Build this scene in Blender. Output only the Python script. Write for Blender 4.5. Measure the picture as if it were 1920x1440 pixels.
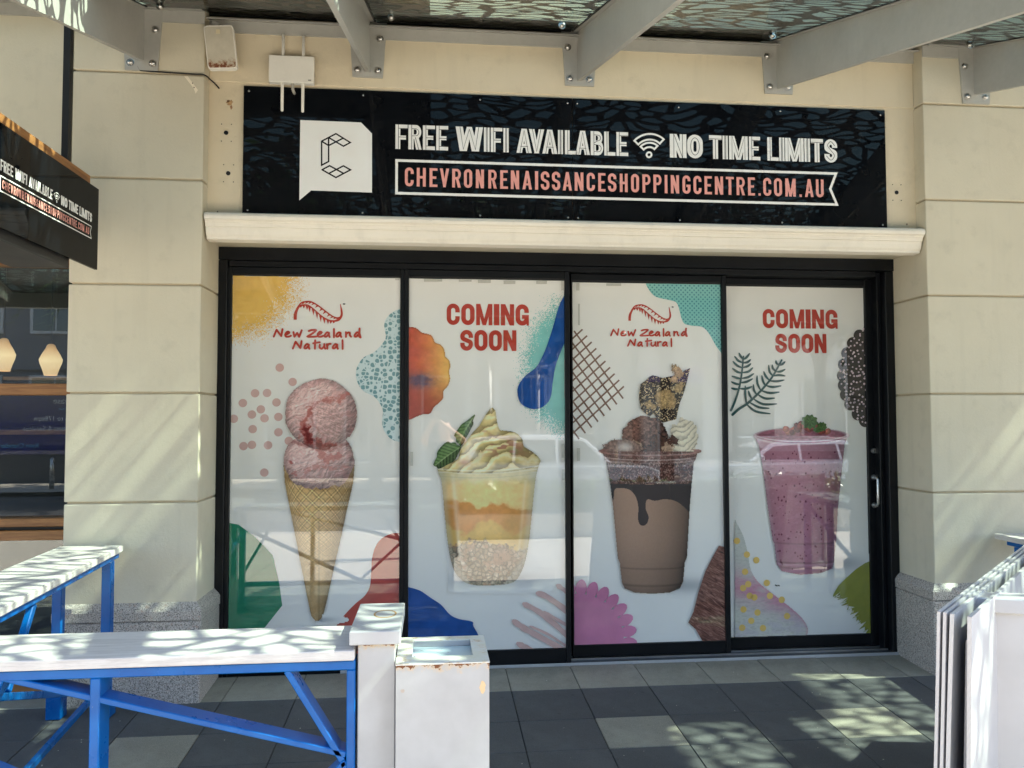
import bpy, bmesh, math, random
import numpy as np
from mathutils import Vector, Matrix
from mathutils.geometry import delaunay_2d_cdt

for _o in list(bpy.data.objects): bpy.data.objects.remove(_o, do_unlink=True)
SC = bpy.context.scene
COL = SC.collection
R = math.radians

# ------------------------------------------------------------------ camera
YAW, PITCH, ROLL, FPX = 0.0993843, 0.0425246, -0.0020634, 1480.1
CAM = Vector((-0.444765, -4.811602, 1.541834))
_fw = Vector((math.sin(YAW)*math.cos(PITCH), math.cos(YAW)*math.cos(PITCH), math.sin(PITCH)))
_r = _fw.cross(Vector((0, 0, 1))).normalized(); _u = _r.cross(_fw)
_r2 = math.cos(ROLL)*_r + math.sin(ROLL)*_u; _u2 = -math.sin(ROLL)*_r + math.cos(ROLL)*_u
cd = bpy.data.cameras.new('camera'); cam = bpy.data.objects.new('camera', cd); COL.objects.link(cam)
cam.matrix_world = Matrix(((_r2.x, _u2.x, -_fw.x, CAM.x), (_r2.y, _u2.y, -_fw.y, CAM.y), (_r2.z, _u2.z, -_fw.z, CAM.z), (0, 0, 0, 1)))
cd.sensor_fit = 'HORIZONTAL'; cd.sensor_width = 36.0; cd.lens = 36.0*FPX/1920.0
cd.clip_start = 0.05; cd.clip_end = 2000
SC.camera = cam

# ------------------------------------------------------------------ sky, sun, exposure
SUN_TO = Vector((0.83, -0.08, 1.0)).normalized()      # direction towards the sun
W = bpy.data.worlds.new('World'); SC.world = W; W.use_nodes = True
nt = W.node_tree; nt.nodes.clear()
sky = nt.nodes.new('ShaderNodeTexSky'); sky.sky_type = 'NISHITA'; sky.sun_disc = False
sky.sun_elevation = math.asin(SUN_TO.z); sky.sun_rotation = math.atan2(SUN_TO.x, SUN_TO.y)
sky.altitude = 10; sky.air_density = 1.0; sky.dust_density = 1.0; sky.ozone_density = 1.0
bg = nt.nodes.new('ShaderNodeBackground'); bg.inputs[1].default_value = 0.15
wo = nt.nodes.new('ShaderNodeOutputWorld')
nt.links.new(sky.outputs[0], bg.inputs[0]); nt.links.new(bg.outputs[0], wo.inputs[0])
sl_ = bpy.data.lights.new('sun', 'SUN'); sun = bpy.data.objects.new('sun', sl_); COL.objects.link(sun)
sl_.energy = 4.6; sl_.angle = R(0.7); sl_.color = (1.0, 0.95, 0.87)
sun.location = (6, -3, 12); sun.rotation_euler = (-SUN_TO).to_track_quat('-Z', 'Y').to_euler()
SC.view_settings.view_transform = 'Standard'; SC.view_settings.look = 'None'
SC.view_settings.gamma = 1.0; SC.view_settings.use_curve_mapping = False
SC.view_settings.exposure = 2.2
SC.cycles.max_bounces = 10; SC.cycles.diffuse_bounces = 5; SC.cycles.glossy_bounces = 5
SC.cycles.transparent_max_bounces = 16; SC.cycles.caustics_reflective = False; SC.cycles.caustics_refractive = False
SC.cycles.use_denoising = True

# ------------------------------------------------------------------ helpers
SLOPE = 0.0464                                        # the paving rises towards the shop
def gz(y): return SLOPE*y
def at(px, py, Y):
    """A point of the photograph (1920 wide) measured onto the upright plane y = Y."""
    px = float(px); py = float(py)
    d = _fw + (px-960)/FPX*_r2 - (py-720)/FPX*_u2
    t = (Y-CAM.y)/d.y
    return CAM + t*d
def lin(v):
    v = v/255.0
    return v/12.92 if v <= 0.04045 else ((v+0.055)/1.055)**2.4
def rgb(r, g, b, k=1.0): return (min(.9, lin(r)*k), min(.9, lin(g)*k), min(.9, lin(b)*k), 1)

def tag(o, label=None, cat=None, group=None, kind=None):
    if label: o['label'] = label
    if cat: o['category'] = cat
    if group: o['group'] = group
    if kind: o['kind'] = kind
    return o
def thing(name, label, cat, loc=(0, 0, 0), group=None):
    o = bpy.data.objects.new(name, None); COL.objects.link(o); o.location = loc
    o.empty_display_size = .1
    return tag(o, label, cat, group)
def link(name, me, parent=None, local=False):
    o = bpy.data.objects.new(name, me); COL.objects.link(o)
    if parent is not None:
        o.parent = parent
        if not local and parent.type == 'EMPTY':
            o.matrix_parent_inverse = Matrix.Translation(-Vector(parent.location))
    return o
def obj(name, bm, mat, parent=None, smooth=False, local=False):
    me = bpy.data.meshes.new(name); bm.to_mesh(me); bm.free()
    if mat: me.materials.append(mat)
    if smooth:
        for p in me.polygons: p.use_smooth = True
    return link(name, me, parent, local)
def mesh(name, v, f, mat, parent=None, smooth=False, local=False):
    me = bpy.data.meshes.new(name); me.from_pydata(v, [], f); me.update()
    if mat: me.materials.append(mat)
    if smooth:
        for p in me.polygons: p.use_smooth = True
    return link(name, me, parent, local)

def bm_box(bm, x0, x1, y0, y1, z0, z1, bev=0.0, seg=1):
    g = bmesh.ops.create_cube(bm, size=1.0)
    vs = g['verts']
    for v in vs:
        v.co = Vector((x0+(v.co.x+.5)*(x1-x0), y0+(v.co.y+.5)*(y1-y0), z0+(v.co.z+.5)*(z1-z0)))
    if bev > 0:
        es = list({e for v in vs for e in v.link_edges})
        bmesh.ops.bevel(bm, geom=es, offset=bev, segments=seg, affect='EDGES', profile=.5)
    return vs
def box(name, x0, x1, y0, y1, z0, z1, mat, parent=None, bev=0.0, seg=1, local=False):
    bm = bmesh.new(); bm_box(bm, x0, x1, y0, y1, z0, z1, bev, seg)
    return obj(name, bm, mat, parent, local=local)
def bm_bar(bm, a, b, w, h, up=(0, 0, 1), bev=0.0):
    """Rectangular bar from a to b, w across, h along 'up'."""
    a = Vector(a); b = Vector(b); d = (b-a); L = d.length; d.normalize()
    s = d.cross(Vector(up)).normalized(); n = s.cross(d)
    tmp = bmesh.new(); bm_box(tmp, -w/2, w/2, 0, L, -h/2, h/2, bev)
    M = Matrix(((s.x, d.x, n.x, a.x), (s.y, d.y, n.y, a.y), (s.z, d.z, n.z, a.z), (0, 0, 0, 1)))
    bmesh.ops.transform(tmp, matrix=M, verts=tmp.verts)
    me = bpy.data.meshes.new('t'); tmp.to_mesh(me); tmp.free(); bm.from_mesh(me); bpy.data.meshes.remove(me)
def bar(name, a, b, w, h, mat, parent=None, up=(0, 0, 1), bev=0.0, local=False):
    bm = bmesh.new(); bm_bar(bm, a, b, w, h, up, bev); return obj(name, bm, mat, parent, local=local)
def bm_tube(bm, pts, rad, n=10, caps=True):
    pts = [Vector(p) for p in pts]; rings = []
    rad = rad if isinstance(rad, (list, tuple)) else [rad]*len(pts)
    prev = None
    for i, p in enumerate(pts):
        d = (pts[min(i+1, len(pts)-1)]-pts[max(i-1, 0)]).normalized()
        if prev is None:
            s = d.cross(Vector((0, 0, 1)))
            if s.length < 1e-3: s = d.cross(Vector((0, 1, 0)))
        else: s = prev - d*prev.dot(d)
        s.normalize(); prev = s; t = d.cross(s)
        rings.append([bm.verts.new(p+rad[i]*(math.cos(k*2*math.pi/n)*s+math.sin(k*2*math.pi/n)*t)) for k in range(n)])
    for a, b in zip(rings, rings[1:]):
        for k in range(n): bm.faces.new((a[k], a[(k+1) % n], b[(k+1) % n], b[k]))
    if caps:
        bm.faces.new(rings[0][::-1]); bm.faces.new(rings[-1])
def tube(name, pts, rad, mat, parent=None, n=10, local=False):
    bm = bmesh.new(); bm_tube(bm, pts, rad, n); bmesh.ops.recalc_face_normals(bm, faces=bm.faces)
    return obj(name, bm, mat, parent, smooth=True, local=local)
def prism(name, prof, axis, a, b, mat, parent=None, smooth=False, local=False):
    """Extrude a closed profile. axis 'x': profile (y,z); 'y': (x,z); 'z': (x,y)."""
    def P(p, t): return (t, p[0], p[1]) if axis == 'x' else ((p[0], t, p[1]) if axis == 'y' else (p[0], p[1], t))
    bm = bmesh.new()
    A = [bm.verts.new(P(p, a)) for p in prof]; B = [bm.verts.new(P(p, b)) for p in prof]
    n = len(prof)
    for i in range(n): bm.faces.new((A[i], A[(i+1) % n], B[(i+1) % n], B[i]))
    bm.faces.new(A[::-1]); bm.faces.new(B)
    bmesh.ops.recalc_face_normals(bm, faces=bm.faces)
    return obj(name, bm, mat, parent, smooth, local)

# ------------------------------------------------------------------ materials
class NT:
    def __init__(self, name):
        self.m = bpy.data.materials.new(name); self.m.use_nodes = True
        self.t = self.m.node_tree; self.t.nodes.clear()
        self.out = self.t.nodes.new('ShaderNodeOutputMaterial')
    def n(self, typ, **kw):
        nd = self.t.nodes.new('ShaderNode'+typ)
        for k, v in kw.items():
            if k.startswith('i_'): nd.inputs[k[2:].replace('_', ' ')].default_value = v
            else: setattr(nd, k, v)
        return nd
    def l(self, a, b): self.t.links.new(a, b)
    def coords(self, scale=(1, 1, 1), kind='Object', rot=(0, 0, 0)):
        tc = self.n('TexCoord'); mp = self.n('Mapping')
        mp.inputs['Scale'].default_value = scale; mp.inputs['Rotation'].default_value = rot
        self.l(tc.outputs[kind], mp.inputs[0]); return mp.outputs[0]
    def noise(self, vec, scale, detail=4, rough=.55, dist=0):
        nd = self.n('TexNoise'); nd.inputs['Scale'].default_value = scale; nd.inputs['Detail'].default_value = detail
        nd.inputs['Roughness'].default_value = rough; nd.inputs['Distortion'].default_value = dist
        self.l(vec, nd.inputs['Vector']); return nd.outputs[0]
    def ramp(self, fac, stops, interp='LINEAR'):
        r = self.n('ValToRGB'); cr = r.color_ramp; cr.interpolation = interp
        while len(cr.elements) < len(stops): cr.elements.new(.5)
        for e, (p, c) in zip(cr.elements, stops):
            e.position = p; e.color = c if len(c) == 4 else (*c, 1)
        self.l(fac, r.inputs[0]); return r.outputs[0]
    def mix(self, fac, a, b, mode='MIX'):
        m = self.n('Mix', data_type='RGBA', blend_type=mode)
        for s, v in ((0, fac), (6, a), (7, b)):
            if isinstance(v, (int, float)): m.inputs[s].default_value = v
            elif isinstance(v, (tuple, list)): m.inputs[s].default_value = v if len(v) == 4 else (*v, 1)
            else: self.l(v, m.inputs[s])
        return m.outputs[2]
    def math(self, op, a, b=None, c=None, clamp=False):
        m = self.n('Math', operation=op, use_clamp=clamp)
        for i, v in enumerate((a, b, c)):
            if v is None: continue
            if isinstance(v, (int, float)): m.inputs[i].default_value = v
            else: self.l(v, m.inputs[i])
        return m.outputs[0]
    def bump(self, h, strength=.3, dist=.01):
        b = self.n('Bump'); b.inputs['Strength'].default_value = strength; b.inputs['Distance'].default_value = dist
        self.l(h, b.inputs['Height']); return b.outputs[0]
    def pbr(self, color, rough=.5, metal=0., coat=0., coat_rough=.02, normal=None, spec=.5, transmission=0., ior=1.5, emit=None, estr=0., coat_ior=None):
        p = self.n('BsdfPrincipled')
        for k, v in (('Base Color', color), ('Roughness', rough), ('Metallic', metal)):
            if hasattr(v, 'is_linked') or not isinstance(v, (int, float, tuple, list)): self.l(v, p.inputs[k])
            else: p.inputs[k].default_value = v if not isinstance(v, tuple) or len(v) == 4 else (*v, 1)
        p.inputs['Coat IOR'].default_value = coat_ior or (1.9 if coat == 1.0 else 1.5)
        p.inputs['Coat Weight'].default_value = coat; p.inputs['Coat Roughness'].default_value = coat_rough
        p.inputs['Specular IOR Level'].default_value = spec; p.inputs['IOR'].default_value = ior
        p.inputs['Transmission Weight'].default_value = transmission
        if emit: p.inputs['Emission Color'].default_value = emit; p.inputs['Emission Strength'].default_value = estr
        if normal: self.l(normal, p.inputs['Normal'])
        return p.outputs[0]
    def done(self, sh): self.l(sh, self.out.inputs[0]); return self.m

def m_plain(name, col, rough=.5, metal=0., var=.12, scale=6., bump=.0, bscale=120., coat=0., coat_rough=.02, spec=.5, stretch=(1, 1, 1)):
    """Paint, metal or plastic with a little unevenness of colour and gloss."""
    t = NT(name); v = t.coords(stretch)
    n1 = t.noise(v, scale, 5); n2 = t.noise(v, scale*9, 3)
    f = t.math('ADD', t.math('MULTIPLY', n1, .7), t.math('MULTIPLY', n2, .3))
    lo = tuple(c*(1-var) for c in col[:3]); hi = tuple(min(1, c*(1+var)) for c in col[:3])
    c = t.ramp(f, [(.3, lo), (.7, hi)])
    r = t.math('ADD', t.math('MULTIPLY', n1, .16), max(0.0, rough-.08))
    nm = t.bump(t.noise(v, bscale, 3), bump, .004) if bump > 0 else None
    return t.done(t.pbr(c, r, metal, coat, coat_rough, nm, spec))

# painted render of the walls
def m_render(name, col):
    t = NT(name); v = t.coords()
    big = t.noise(v, 1.3, 5, .6); mid = t.noise(v, 9, 5, .65); fine = t.noise(v, 260, 3, .6)
    c = t.ramp(big, [(.3, tuple(x*.93 for x in col[:3])), (.7, tuple(min(1, x*1.04) for x in col[:3]))])
    dirt = t.ramp(mid, [(.55, (0, 0, 0)), (.78, (.5, .5, .5))])
    c = t.mix(dirt, c, tuple(x*.78 for x in col[:3]))
    st = t.noise(t.coords((7, 7, .7)), 1.6, 4, .6)
    c = t.mix(t.ramp(st, [(.54, (0, 0, 0)), (.76, (.42, .42, .42))]), c, tuple(x*.82 for x in col[:3]))
    h = t.math('ADD', t.math('MULTIPLY', fine, .6), t.math('MULTIPLY', t.noise(v, 60, 4), .7))
    return t.done(t.pbr(c, .62, normal=t.bump(h, .35, .004), spec=.4))
M = {}
M['render'] = m_render('painted_render', rgb(211, 202, 180))
M['render_warm'] = m_render('painted_render_warm', rgb(222, 208, 181))
M['groove'] = m_plain('joint_render', rgb(186, 172, 146), .7, var=.15)
M['cornice'] = m_render('cornice_paint', rgb(240, 232, 217))
def m_granite():
    t = NT('granite'); v = t.coords()
    n1 = t.noise(v, 150, 3, .7); n2 = t.noise(v, 190, 2, .6); n3 = t.noise(v, 40, 4, .7)
    c = t.ramp(n1, [(.36, rgb(84, 80, 78)), (.44, rgb(168, 160, 152)), (.56, rgb(196, 187, 178)), (.66, rgb(222, 212, 202))])
    c = t.mix(t.ramp(n2, [(.60, (0, 0, 0)), (.64, (1, 1, 1))]), c, rgb(56, 54, 53))
    c = t.mix(t.ramp(n3, [(.58, (0, 0, 0)), (.66, (.7, .7, .7))]), c, rgb(176, 150, 136))
    return t.done(t.pbr(c, .42, normal=t.bump(n1, .12, .002)))
M['granite'] = m_granite()
def m_paver(name, col, spk):
    t = NT(name); v = t.coords()
    oi = t.n('ObjectInfo')
    f = t.noise(v, 260, 3, .7); g = t.noise(v, 5, 5, .6); s = t.n('TexVoronoi'); s.inputs['Scale'].default_value = 95
    t.l(v, s.inputs['Vector'])
    c = t.ramp(f, [(.34, tuple(x*.55 for x in col[:3])), (.52, col[:3]), (.72, tuple(x*1.6 for x in col[:3]))])
    c = t.mix(t.ramp(s.outputs['Distance'], [(.09, (.75, .75, .75)), (.17, (0, 0, 0))]), c, spk)
    c = t.mix(t.ramp(g, [(.35, (0, 0, 0)), (.75, (.4, .4, .4))]), c, tuple(x*.7 for x in col[:3]))
    gum = t.n('TexVoronoi'); gum.inputs['Scale'].default_value = 5.5; t.l(v, gum.inputs['Vector'])
    c = t.mix(t.ramp(gum.outputs['Distance'], [(.05, (.6, .6, .6)), (.075, (0, 0, 0))]), c, tuple(x*.5 for x in col[:3]))
    st = t.noise(t.coords((1, 1, 1)), 2.2, 6, .7); c = t.mix(t.ramp(st, [(.46, (0, 0, 0)), (.70, (.55, .55, .55))]), c, tuple(min(.6, x*1.8) for x in col[:3]))
    c = t.mix(.25, c, t.ramp(oi.outputs['Random'], [(0, tuple(x*.72 for x in col[:3])), (1, tuple(x*1.3 for x in col[:3]))]))
    return t.done(t.pbr(c, .68, normal=t.bump(f, .4, .003), spec=.35))
M['tile_dark'] = m_paver('dark_stone_paver', rgb(86, 87, 88), rgb(46, 47, 48))
M['tile_light'] = m_paver('pale_stone_paver', rgb(146, 142, 130), rgb(60, 58, 56))
M['grout'] = m_plain('dark_grout', rgb(36, 36, 36), .9, var=.3, scale=20)
M['steel_grey'] = m_plain('grey_steel_paint', rgb(174, 172, 166), .42, var=.1, scale=4, bump=.06, bscale=90)
M['steel_ledge'] = m_plain('grey_angle_paint', rgb(176, 174, 168), .45, var=.1, scale=4)
M['stainless'] = m_plain('stainless', (.55, .53, .5, 1), .28, 1.0, var=.15)
M['alu'] = m_plain('brushed_aluminium', (.62, .62, .62, 1), .34, 1.0, var=.15, stretch=(1, 1, 6))
M['black_frame'] = m_plain('black_frame_paint', (.006, .007, .009, 1), .38, var=.3, scale=8, spec=.25)
M['black_flat'] = m_plain('black_rubber', (.008, .008, .009, 1), .6, var=.2)
def m_blue():
    t = NT('worn_blue_paint'); v = t.coords(); n = t.noise(v, 7, 5); ch = t.noise(v, 46, 5, .7); g = t.noise(v, 3.2, 5, .65)
    c = t.ramp(n, [(.3, rgb(2, 80, 152)), (.7, rgb(6, 98, 172))]); c = t.mix(t.ramp(g, [(.52, (0, 0, 0)), (.75, (.35, .35, .35))]), c, rgb(54, 104, 158))
    chip = t.ramp(ch, [(.715, (0, 0, 0)), (.73, (1, 1, 1))]); c = t.mix(chip, c, t.ramp(n, [(.4, rgb(150, 150, 148)), (.6, rgb(104, 72, 52))]))
    r = t.math('ADD', t.math('MULTIPLY', g, .25), .16)
    return t.done(t.pbr(c, r, normal=t.bump(t.math('SUBTRACT', t.noise(v, 70, 3), chip), .10, .003), spec=.28))
M['blue'] = m_blue()
M['white_paint'] = m_plain('white_gloss_paint', rgb(232, 230, 236), .32, var=.05, scale=5, coat=.25, coat_rough=.12)
M['white_plastic'] = m_plain('white_plastic', rgb(236, 232, 222), .4, var=.04, scale=9)
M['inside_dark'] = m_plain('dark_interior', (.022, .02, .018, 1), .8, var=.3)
def m_glass(name, tint=(.93, .97, .95, 1), rough=0.0):
    t = NT(name)
    tr = t.n('BsdfTransparent'); tr.inputs[0].default_value = tint
    gl = t.n('BsdfGlossy'); gl.inputs['Roughness'].default_value = rough; gl.inputs[0].default_value = (1, 1, 1, 1)
    fr = t.n('Fresnel'); fr.inputs[0].default_value = 1.55
    f = t.math('MULTIPLY', fr.outputs[0], 1.15, clamp=True)
    mx = t.n('MixShader'); t.l(f, mx.inputs[0]); t.l(tr.outputs[0], mx.inputs[1]); t.l(gl.outputs[0], mx.inputs[2])
    return t.done(mx.outputs[0])
M['glass'] = m_glass('window_glass')
def m_wood(name, c0, c1, axis='x', rough=.5):
    t = NT(name); st = {'x': (1.2, 14, 14), 'y': (14, 1.2, 14), 'z': (14, 14, 1.2)}[axis]
    v = t.coords(st); n = t.noise(v, 2.2, 6, .65, 1.2); f = t.noise(t.coords(tuple(a*4 for a in st)), 6, 3)
    c = t.ramp(n, [(.28, c0[:3]), (.5, tuple((a+b)/2 for a, b in zip(c0[:3], c1[:3]))), (.72, c1[:3])])
    c = t.mix(t.math('MULTIPLY', t.ramp(f, [(.5, (0, 0, 0)), (.75, (1, 1, 1))]), .35), c, tuple(a*.6 for a in c0[:3]))
    return t.done(t.pbr(c, rough, normal=t.bump(n, .2, .003)))
M['timber_x'] = m_wood('warm_timber_x', rgb(120, 76, 40), rgb(182, 128, 74), 'x')
M['timber_y'] = m_wood('warm_timber_y', rgb(120, 76, 40), rgb(182, 128, 74), 'y')
M['whitewash_x'] = m_wood('whitewashed_plank_x', rgb(186, 178, 174), rgb(222, 216, 212), 'x', .55)
M['whitewash_y'] = m_wood('whitewashed_plank_y', rgb(186, 178, 174), rgb(222, 216, 212), 'y', .55)
# ================================================================== THE PLACE: ground
XL, XR = -1.745, 2.587                                # the shop opening between the pillars
YP, YW, YF = -.25, -.15, .10                          # faces of pillars, upper wall, door frame
def slab(name, x0, x1, y0, y1, drop, mat, kind='structure', z=None):
    v = [(x, y, (gz(y) if z is None else z)-drop) for x, y in ((x0, y0), (x1, y0), (x1, y1), (x0, y1))]
    o = mesh(name, v, [(0, 1, 2, 3)], mat); tag(o, kind=kind); return o
path = slab('footpath', -40, 40, -2.60, .9, .007, M['grout'])
TROWS = [.094, -.27, -.672, -1.012, -1.39, -1.79, -2.19, -2.59]
_tile_cache = {}
def tile(i, r):
    y1, y0 = TROWS[r], TROWS[r+1]; g = .0022
    key = r
    if key not in _tile_cache:
        bm = bmesh.new(); bm_box(bm, g, .4-g, y0+g, y1-g, -.03, 0, .0018)
        for v in bm.verts: v.co.z += gz(v.co.y)
        me = bpy.data.meshes.new('paver'); bm.to_mesh(me); bm.free(); me.materials.append(None)
        _tile_cache[key] = me
    light = (r == 0) or ((i % 3 == 1) and r % 3 == 2)
    o = bpy.data.objects.new('paver', _tile_cache[key]); COL.objects.link(o)
    o.parent = path; o.location = (i*.4, 0, random.uniform(-.0012, .0008))
    o.material_slots[0].link = 'OBJECT'; o.material_slots[0].material = M['tile_light'] if light else M['tile_dark']
random.seed(4)
for i in range(-10, 11):
    for r in range(7): tile(i, r)
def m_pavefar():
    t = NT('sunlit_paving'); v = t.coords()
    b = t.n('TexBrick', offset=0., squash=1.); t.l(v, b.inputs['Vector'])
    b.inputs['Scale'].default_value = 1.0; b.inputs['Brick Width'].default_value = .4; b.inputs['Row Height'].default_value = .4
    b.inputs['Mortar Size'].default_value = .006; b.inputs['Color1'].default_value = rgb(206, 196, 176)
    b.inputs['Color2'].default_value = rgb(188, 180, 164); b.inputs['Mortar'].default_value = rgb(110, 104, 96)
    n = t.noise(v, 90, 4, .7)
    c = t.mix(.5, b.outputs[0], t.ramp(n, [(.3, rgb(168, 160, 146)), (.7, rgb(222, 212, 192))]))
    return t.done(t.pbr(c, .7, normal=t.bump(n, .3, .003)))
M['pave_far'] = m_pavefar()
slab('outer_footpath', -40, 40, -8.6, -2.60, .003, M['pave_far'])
box('kerb', -40, 40, -8.85, -8.6, -.62, gz(-8.6)+.0, m_plain('kerb_concrete', rgb(170, 166, 158), .7, var=.2, bump=.2), bev=.02)['kind'] = 'structure'
def m_asphalt():
    t = NT('asphalt'); v = t.coords(); n = t.noise(v, 150, 3, .7); g = t.noise(v, .6, 4)
    c = t.mix(t.math('MULTIPLY', g, .5), t.ramp(n, [(.35, rgb(48, 48, 50)), (.7, rgb(96, 95, 94))]), rgb(90, 88, 86))
    return t.done(t.pbr(c, .75, normal=t.bump(n, .4, .004)))
slab('road', -60, 60, -17.5, -8.85, 0, m_asphalt(), z=-.54)
slab('far_footpath', -60, 60, -21.6, -17.5, 0, M['pave_far'], z=-.42)
slab('ground', -600, 600, -800, 500, 0, m_plain('city_ground', rgb(120, 116, 108), .8, var=.2, scale=.1), z=-.75)

# ================================================================== facade
# the building behind: upper storeys, lintels
fac = thing('shop_building', 'cream rendered shop building with stone pillars and glass canopy', 'building', (0, .6, 0))
box('upper_wall', -9, 10, .0, .6, 3.93, 10.5, M['render'], fac)
box('lintel_wall', XL-.02, XR+.02, YW, .4, 2.62, 3.925, M['render_warm'], fac)
# joint line across the lintel above the sign
box('wall_trim', XL+.001, XR-.001, YW-.006, YW-.0005, 3.497, 3.92, M['render_warm'], fac, bev=.003)
box('soffit', XL, XR, YW+.002, YF+.05, 2.585, 2.6195, M['render'], fac)
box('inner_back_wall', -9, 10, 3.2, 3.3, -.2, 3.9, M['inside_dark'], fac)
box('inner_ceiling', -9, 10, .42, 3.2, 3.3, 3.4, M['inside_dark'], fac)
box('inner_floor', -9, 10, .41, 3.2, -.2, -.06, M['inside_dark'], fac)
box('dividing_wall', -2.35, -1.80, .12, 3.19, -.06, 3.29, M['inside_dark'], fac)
box('upper_left_wall', -9, -2.462, YP, .4, 2.60, 3.925, M['render'], fac)
box('upper_right_wall', 3.31, 10, YP, .4, 2.60, 3.925, M['render'], fac)
box('right_shop_wall', 3.31, 10, .0, .1, -.3, 2.598, m_plain('dark_shopfront', rgb(52, 48, 46), .3, var=.2), fac)

GRV = [0.50, 1.078, 1.682, 2.29, 2.887, 3.492, 3.93]
def pillar(x0, x1, label):
    p = thing('pillar', label, 'pillar', ((x0+x1)/2, 0, 0), 'rendered stone pillars flanking the doors')
    g = .0055
    box('core', x0+.014, x1-.014, YP+.014, .36, -.05, 3.925, M['groove'], p)
    for a, b in zip(GRV, GRV[1:]):
        z0 = a+(g if a > .6 else -.02); z1 = b-(g if b < 3.9 else .006)
        box('course', x0, x1, YP, .37, z0, z1, M['render'], p, bev=.006, seg=2)
    # granite plinth: body and moulded cap
    e = .032
    box('plinth', x0-e, x1+e, YP-e, .36, -.12, .432, M['granite'], p, bev=.006)
    prof = [(YP-e-.004, .437), (YP-e-.004, .487), (YP-e+.004, .500), (YP-e+.022, .520), (YP-.001, .530)]
    bm = bmesh.new(); rings = []
    for (y, z) in prof:
        d = YP-y
        rings.append([bm.verts.new(c) for c in ((x0-d, YP-d, z), (x1+d, YP-d, z), (x1+d, .361, z), (x0-d, .361, z))])
    for r0, r1 in zip(rings, rings[1:]):
        for k in range(4): bm.faces.new((r0[k], r0[(k+1) % 4], r1[(k+1) % 4], r1[k]))
    bm.faces.new(rings[0][::-1]); bm.faces.new(rings[-1])
    obj('plinth_cap', bm, M['granite'], p)
    return p
pl = pillar(-2.455, XL, 'cream banded pillar on granite plinth between timber shopfront and doors')
pr = pillar(XR, 3.30, 'cream banded pillar on granite plinth behind the white boards')

# cornice over the doors
cp = [(YW+.01, 2.712), (YW-.085, 2.709), (YW-.104, 2.700), (YW-.112, 2.684), (YW-.108, 2.668), (YW-.092, 2.660), (YW-.090, 2.654), (YW-.084, 2.650),
      (YW-.080, 2.638), (YW-.080, 2.632), (YW-.072, 2.628), (YW-.070, 2.612), (YW-.062, 2.588), (YW-.050, 2.575), (YW-.050, 2.563), (YW+.01, 2.558)]
co = thing('cornice', 'off white moulded cornice ledge between black sign and door frame', 'cornice', (0, YW, 2.56))
prism('moulding', cp, 'x', XL+.012, XR-.012, M['cornice'], co)

# ================================================================== sliding door frame
df = thing('door_frame', 'black powder coated frame around the four poster doors', 'door frame', (.4, YF, 0))
BK = M['black_frame']
box('head', XL, XR, YF, .36, 2.505, 2.584, BK, df, bev=.003)
box('head_track', XL+.06, XR-.12, YF+.013, .355, 2.468, 2.503, BK, df, bev=.002)
box('left_jamb', XL, XL+.052, YF, .36, -.01, 2.503, BK, df, bev=.003)
box('right_jamb', XR-.058, XR, YF+.008, .36, -.01, 2.503, BK, df, bev=.003)
box('jamb_stop', XR-.088, XR-.061, YF+.06, .355, -.01, 2.503, BK, df, bev=.002)
box('floor_track', -.62, XR-.06, YF+.003, .36, -.03, .016, m_plain('dark_track_metal', (.05, .055, .06, 1), .45, .6, var=.2), df)
box('sill_strip', -1.0, XR-.001, .0945, YF+.0025, -.03, .019, m_plain('sill_aluminium', (.52, .53, .55, 1), .45, .35, var=.1), df, bev=.002)
for k in range(3):
    box('track_rail', -.60, XR-.065, .155+.06*k, .160+.06*k, .0165, .028, M['alu'], df)

ZB, ZT = .104, 2.426                                 # visible poster glass
PANELS = [  # x0,x1 of visible glass, front Y of the leaf
    (-1.668, -.650, .113), (-.598, .384, .113), (.443, 1.432, .165), (1.488, 2.452, .225)]
names = ['leftmost sliding glass door leaf with ice cream cone poster', 'second sliding glass door leaf with yellow sundae poster',
         'third sliding glass door leaf with chocolate drink poster', 'rightmost sliding glass door leaf with pull handle and berry smoothie poster']
LEAVES = []
for k, (x0, x1, y) in enumerate(PANELS):
    d = thing('door_leaf', names[k], 'door', ((x0+x1)/2, y, 0), 'sliding glass door leaves')
    xa = x0-(.024 if k == 0 else .027 if k == 1 else .010); xb = x1+(.024 if k == 0 else .030 if k < 3 else .075)
    if k == 0: xa = XL+.053
    z0 = -.005 if k < 2 else .03
    zb = 2.466
    box('stile', xa, x0, y, y+.044, z0, zb, BK, d, bev=.002)
    box('stile', x1, xb, y-(.004 if k in (1, 2) else 0), y+.044, z0-.001*(k in (1, 2)), zb, BK, d, bev=.002)
    box('top_rail', x0+.0005, x1-.0005, y+.003, y+.042, ZT, zb-.001, BK, d, bev=.002)
    box('bottom_rail', x0+.0005, x1-.0005, y+.003, y+.042, z0+.001, ZB, BK, d, bev=.002)
    box('glazing_bead', x0+.001, x1-.001, y+.010, y+.0175, ZT-.012, ZT-.0005, M['black_flat'], d)
    box('glass_pane', x0+.0008, x1-.0008, y+.020, y+.026, ZB+.0005, ZT-.001, M['glass'], d)
    LEAVES.append(d)
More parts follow.
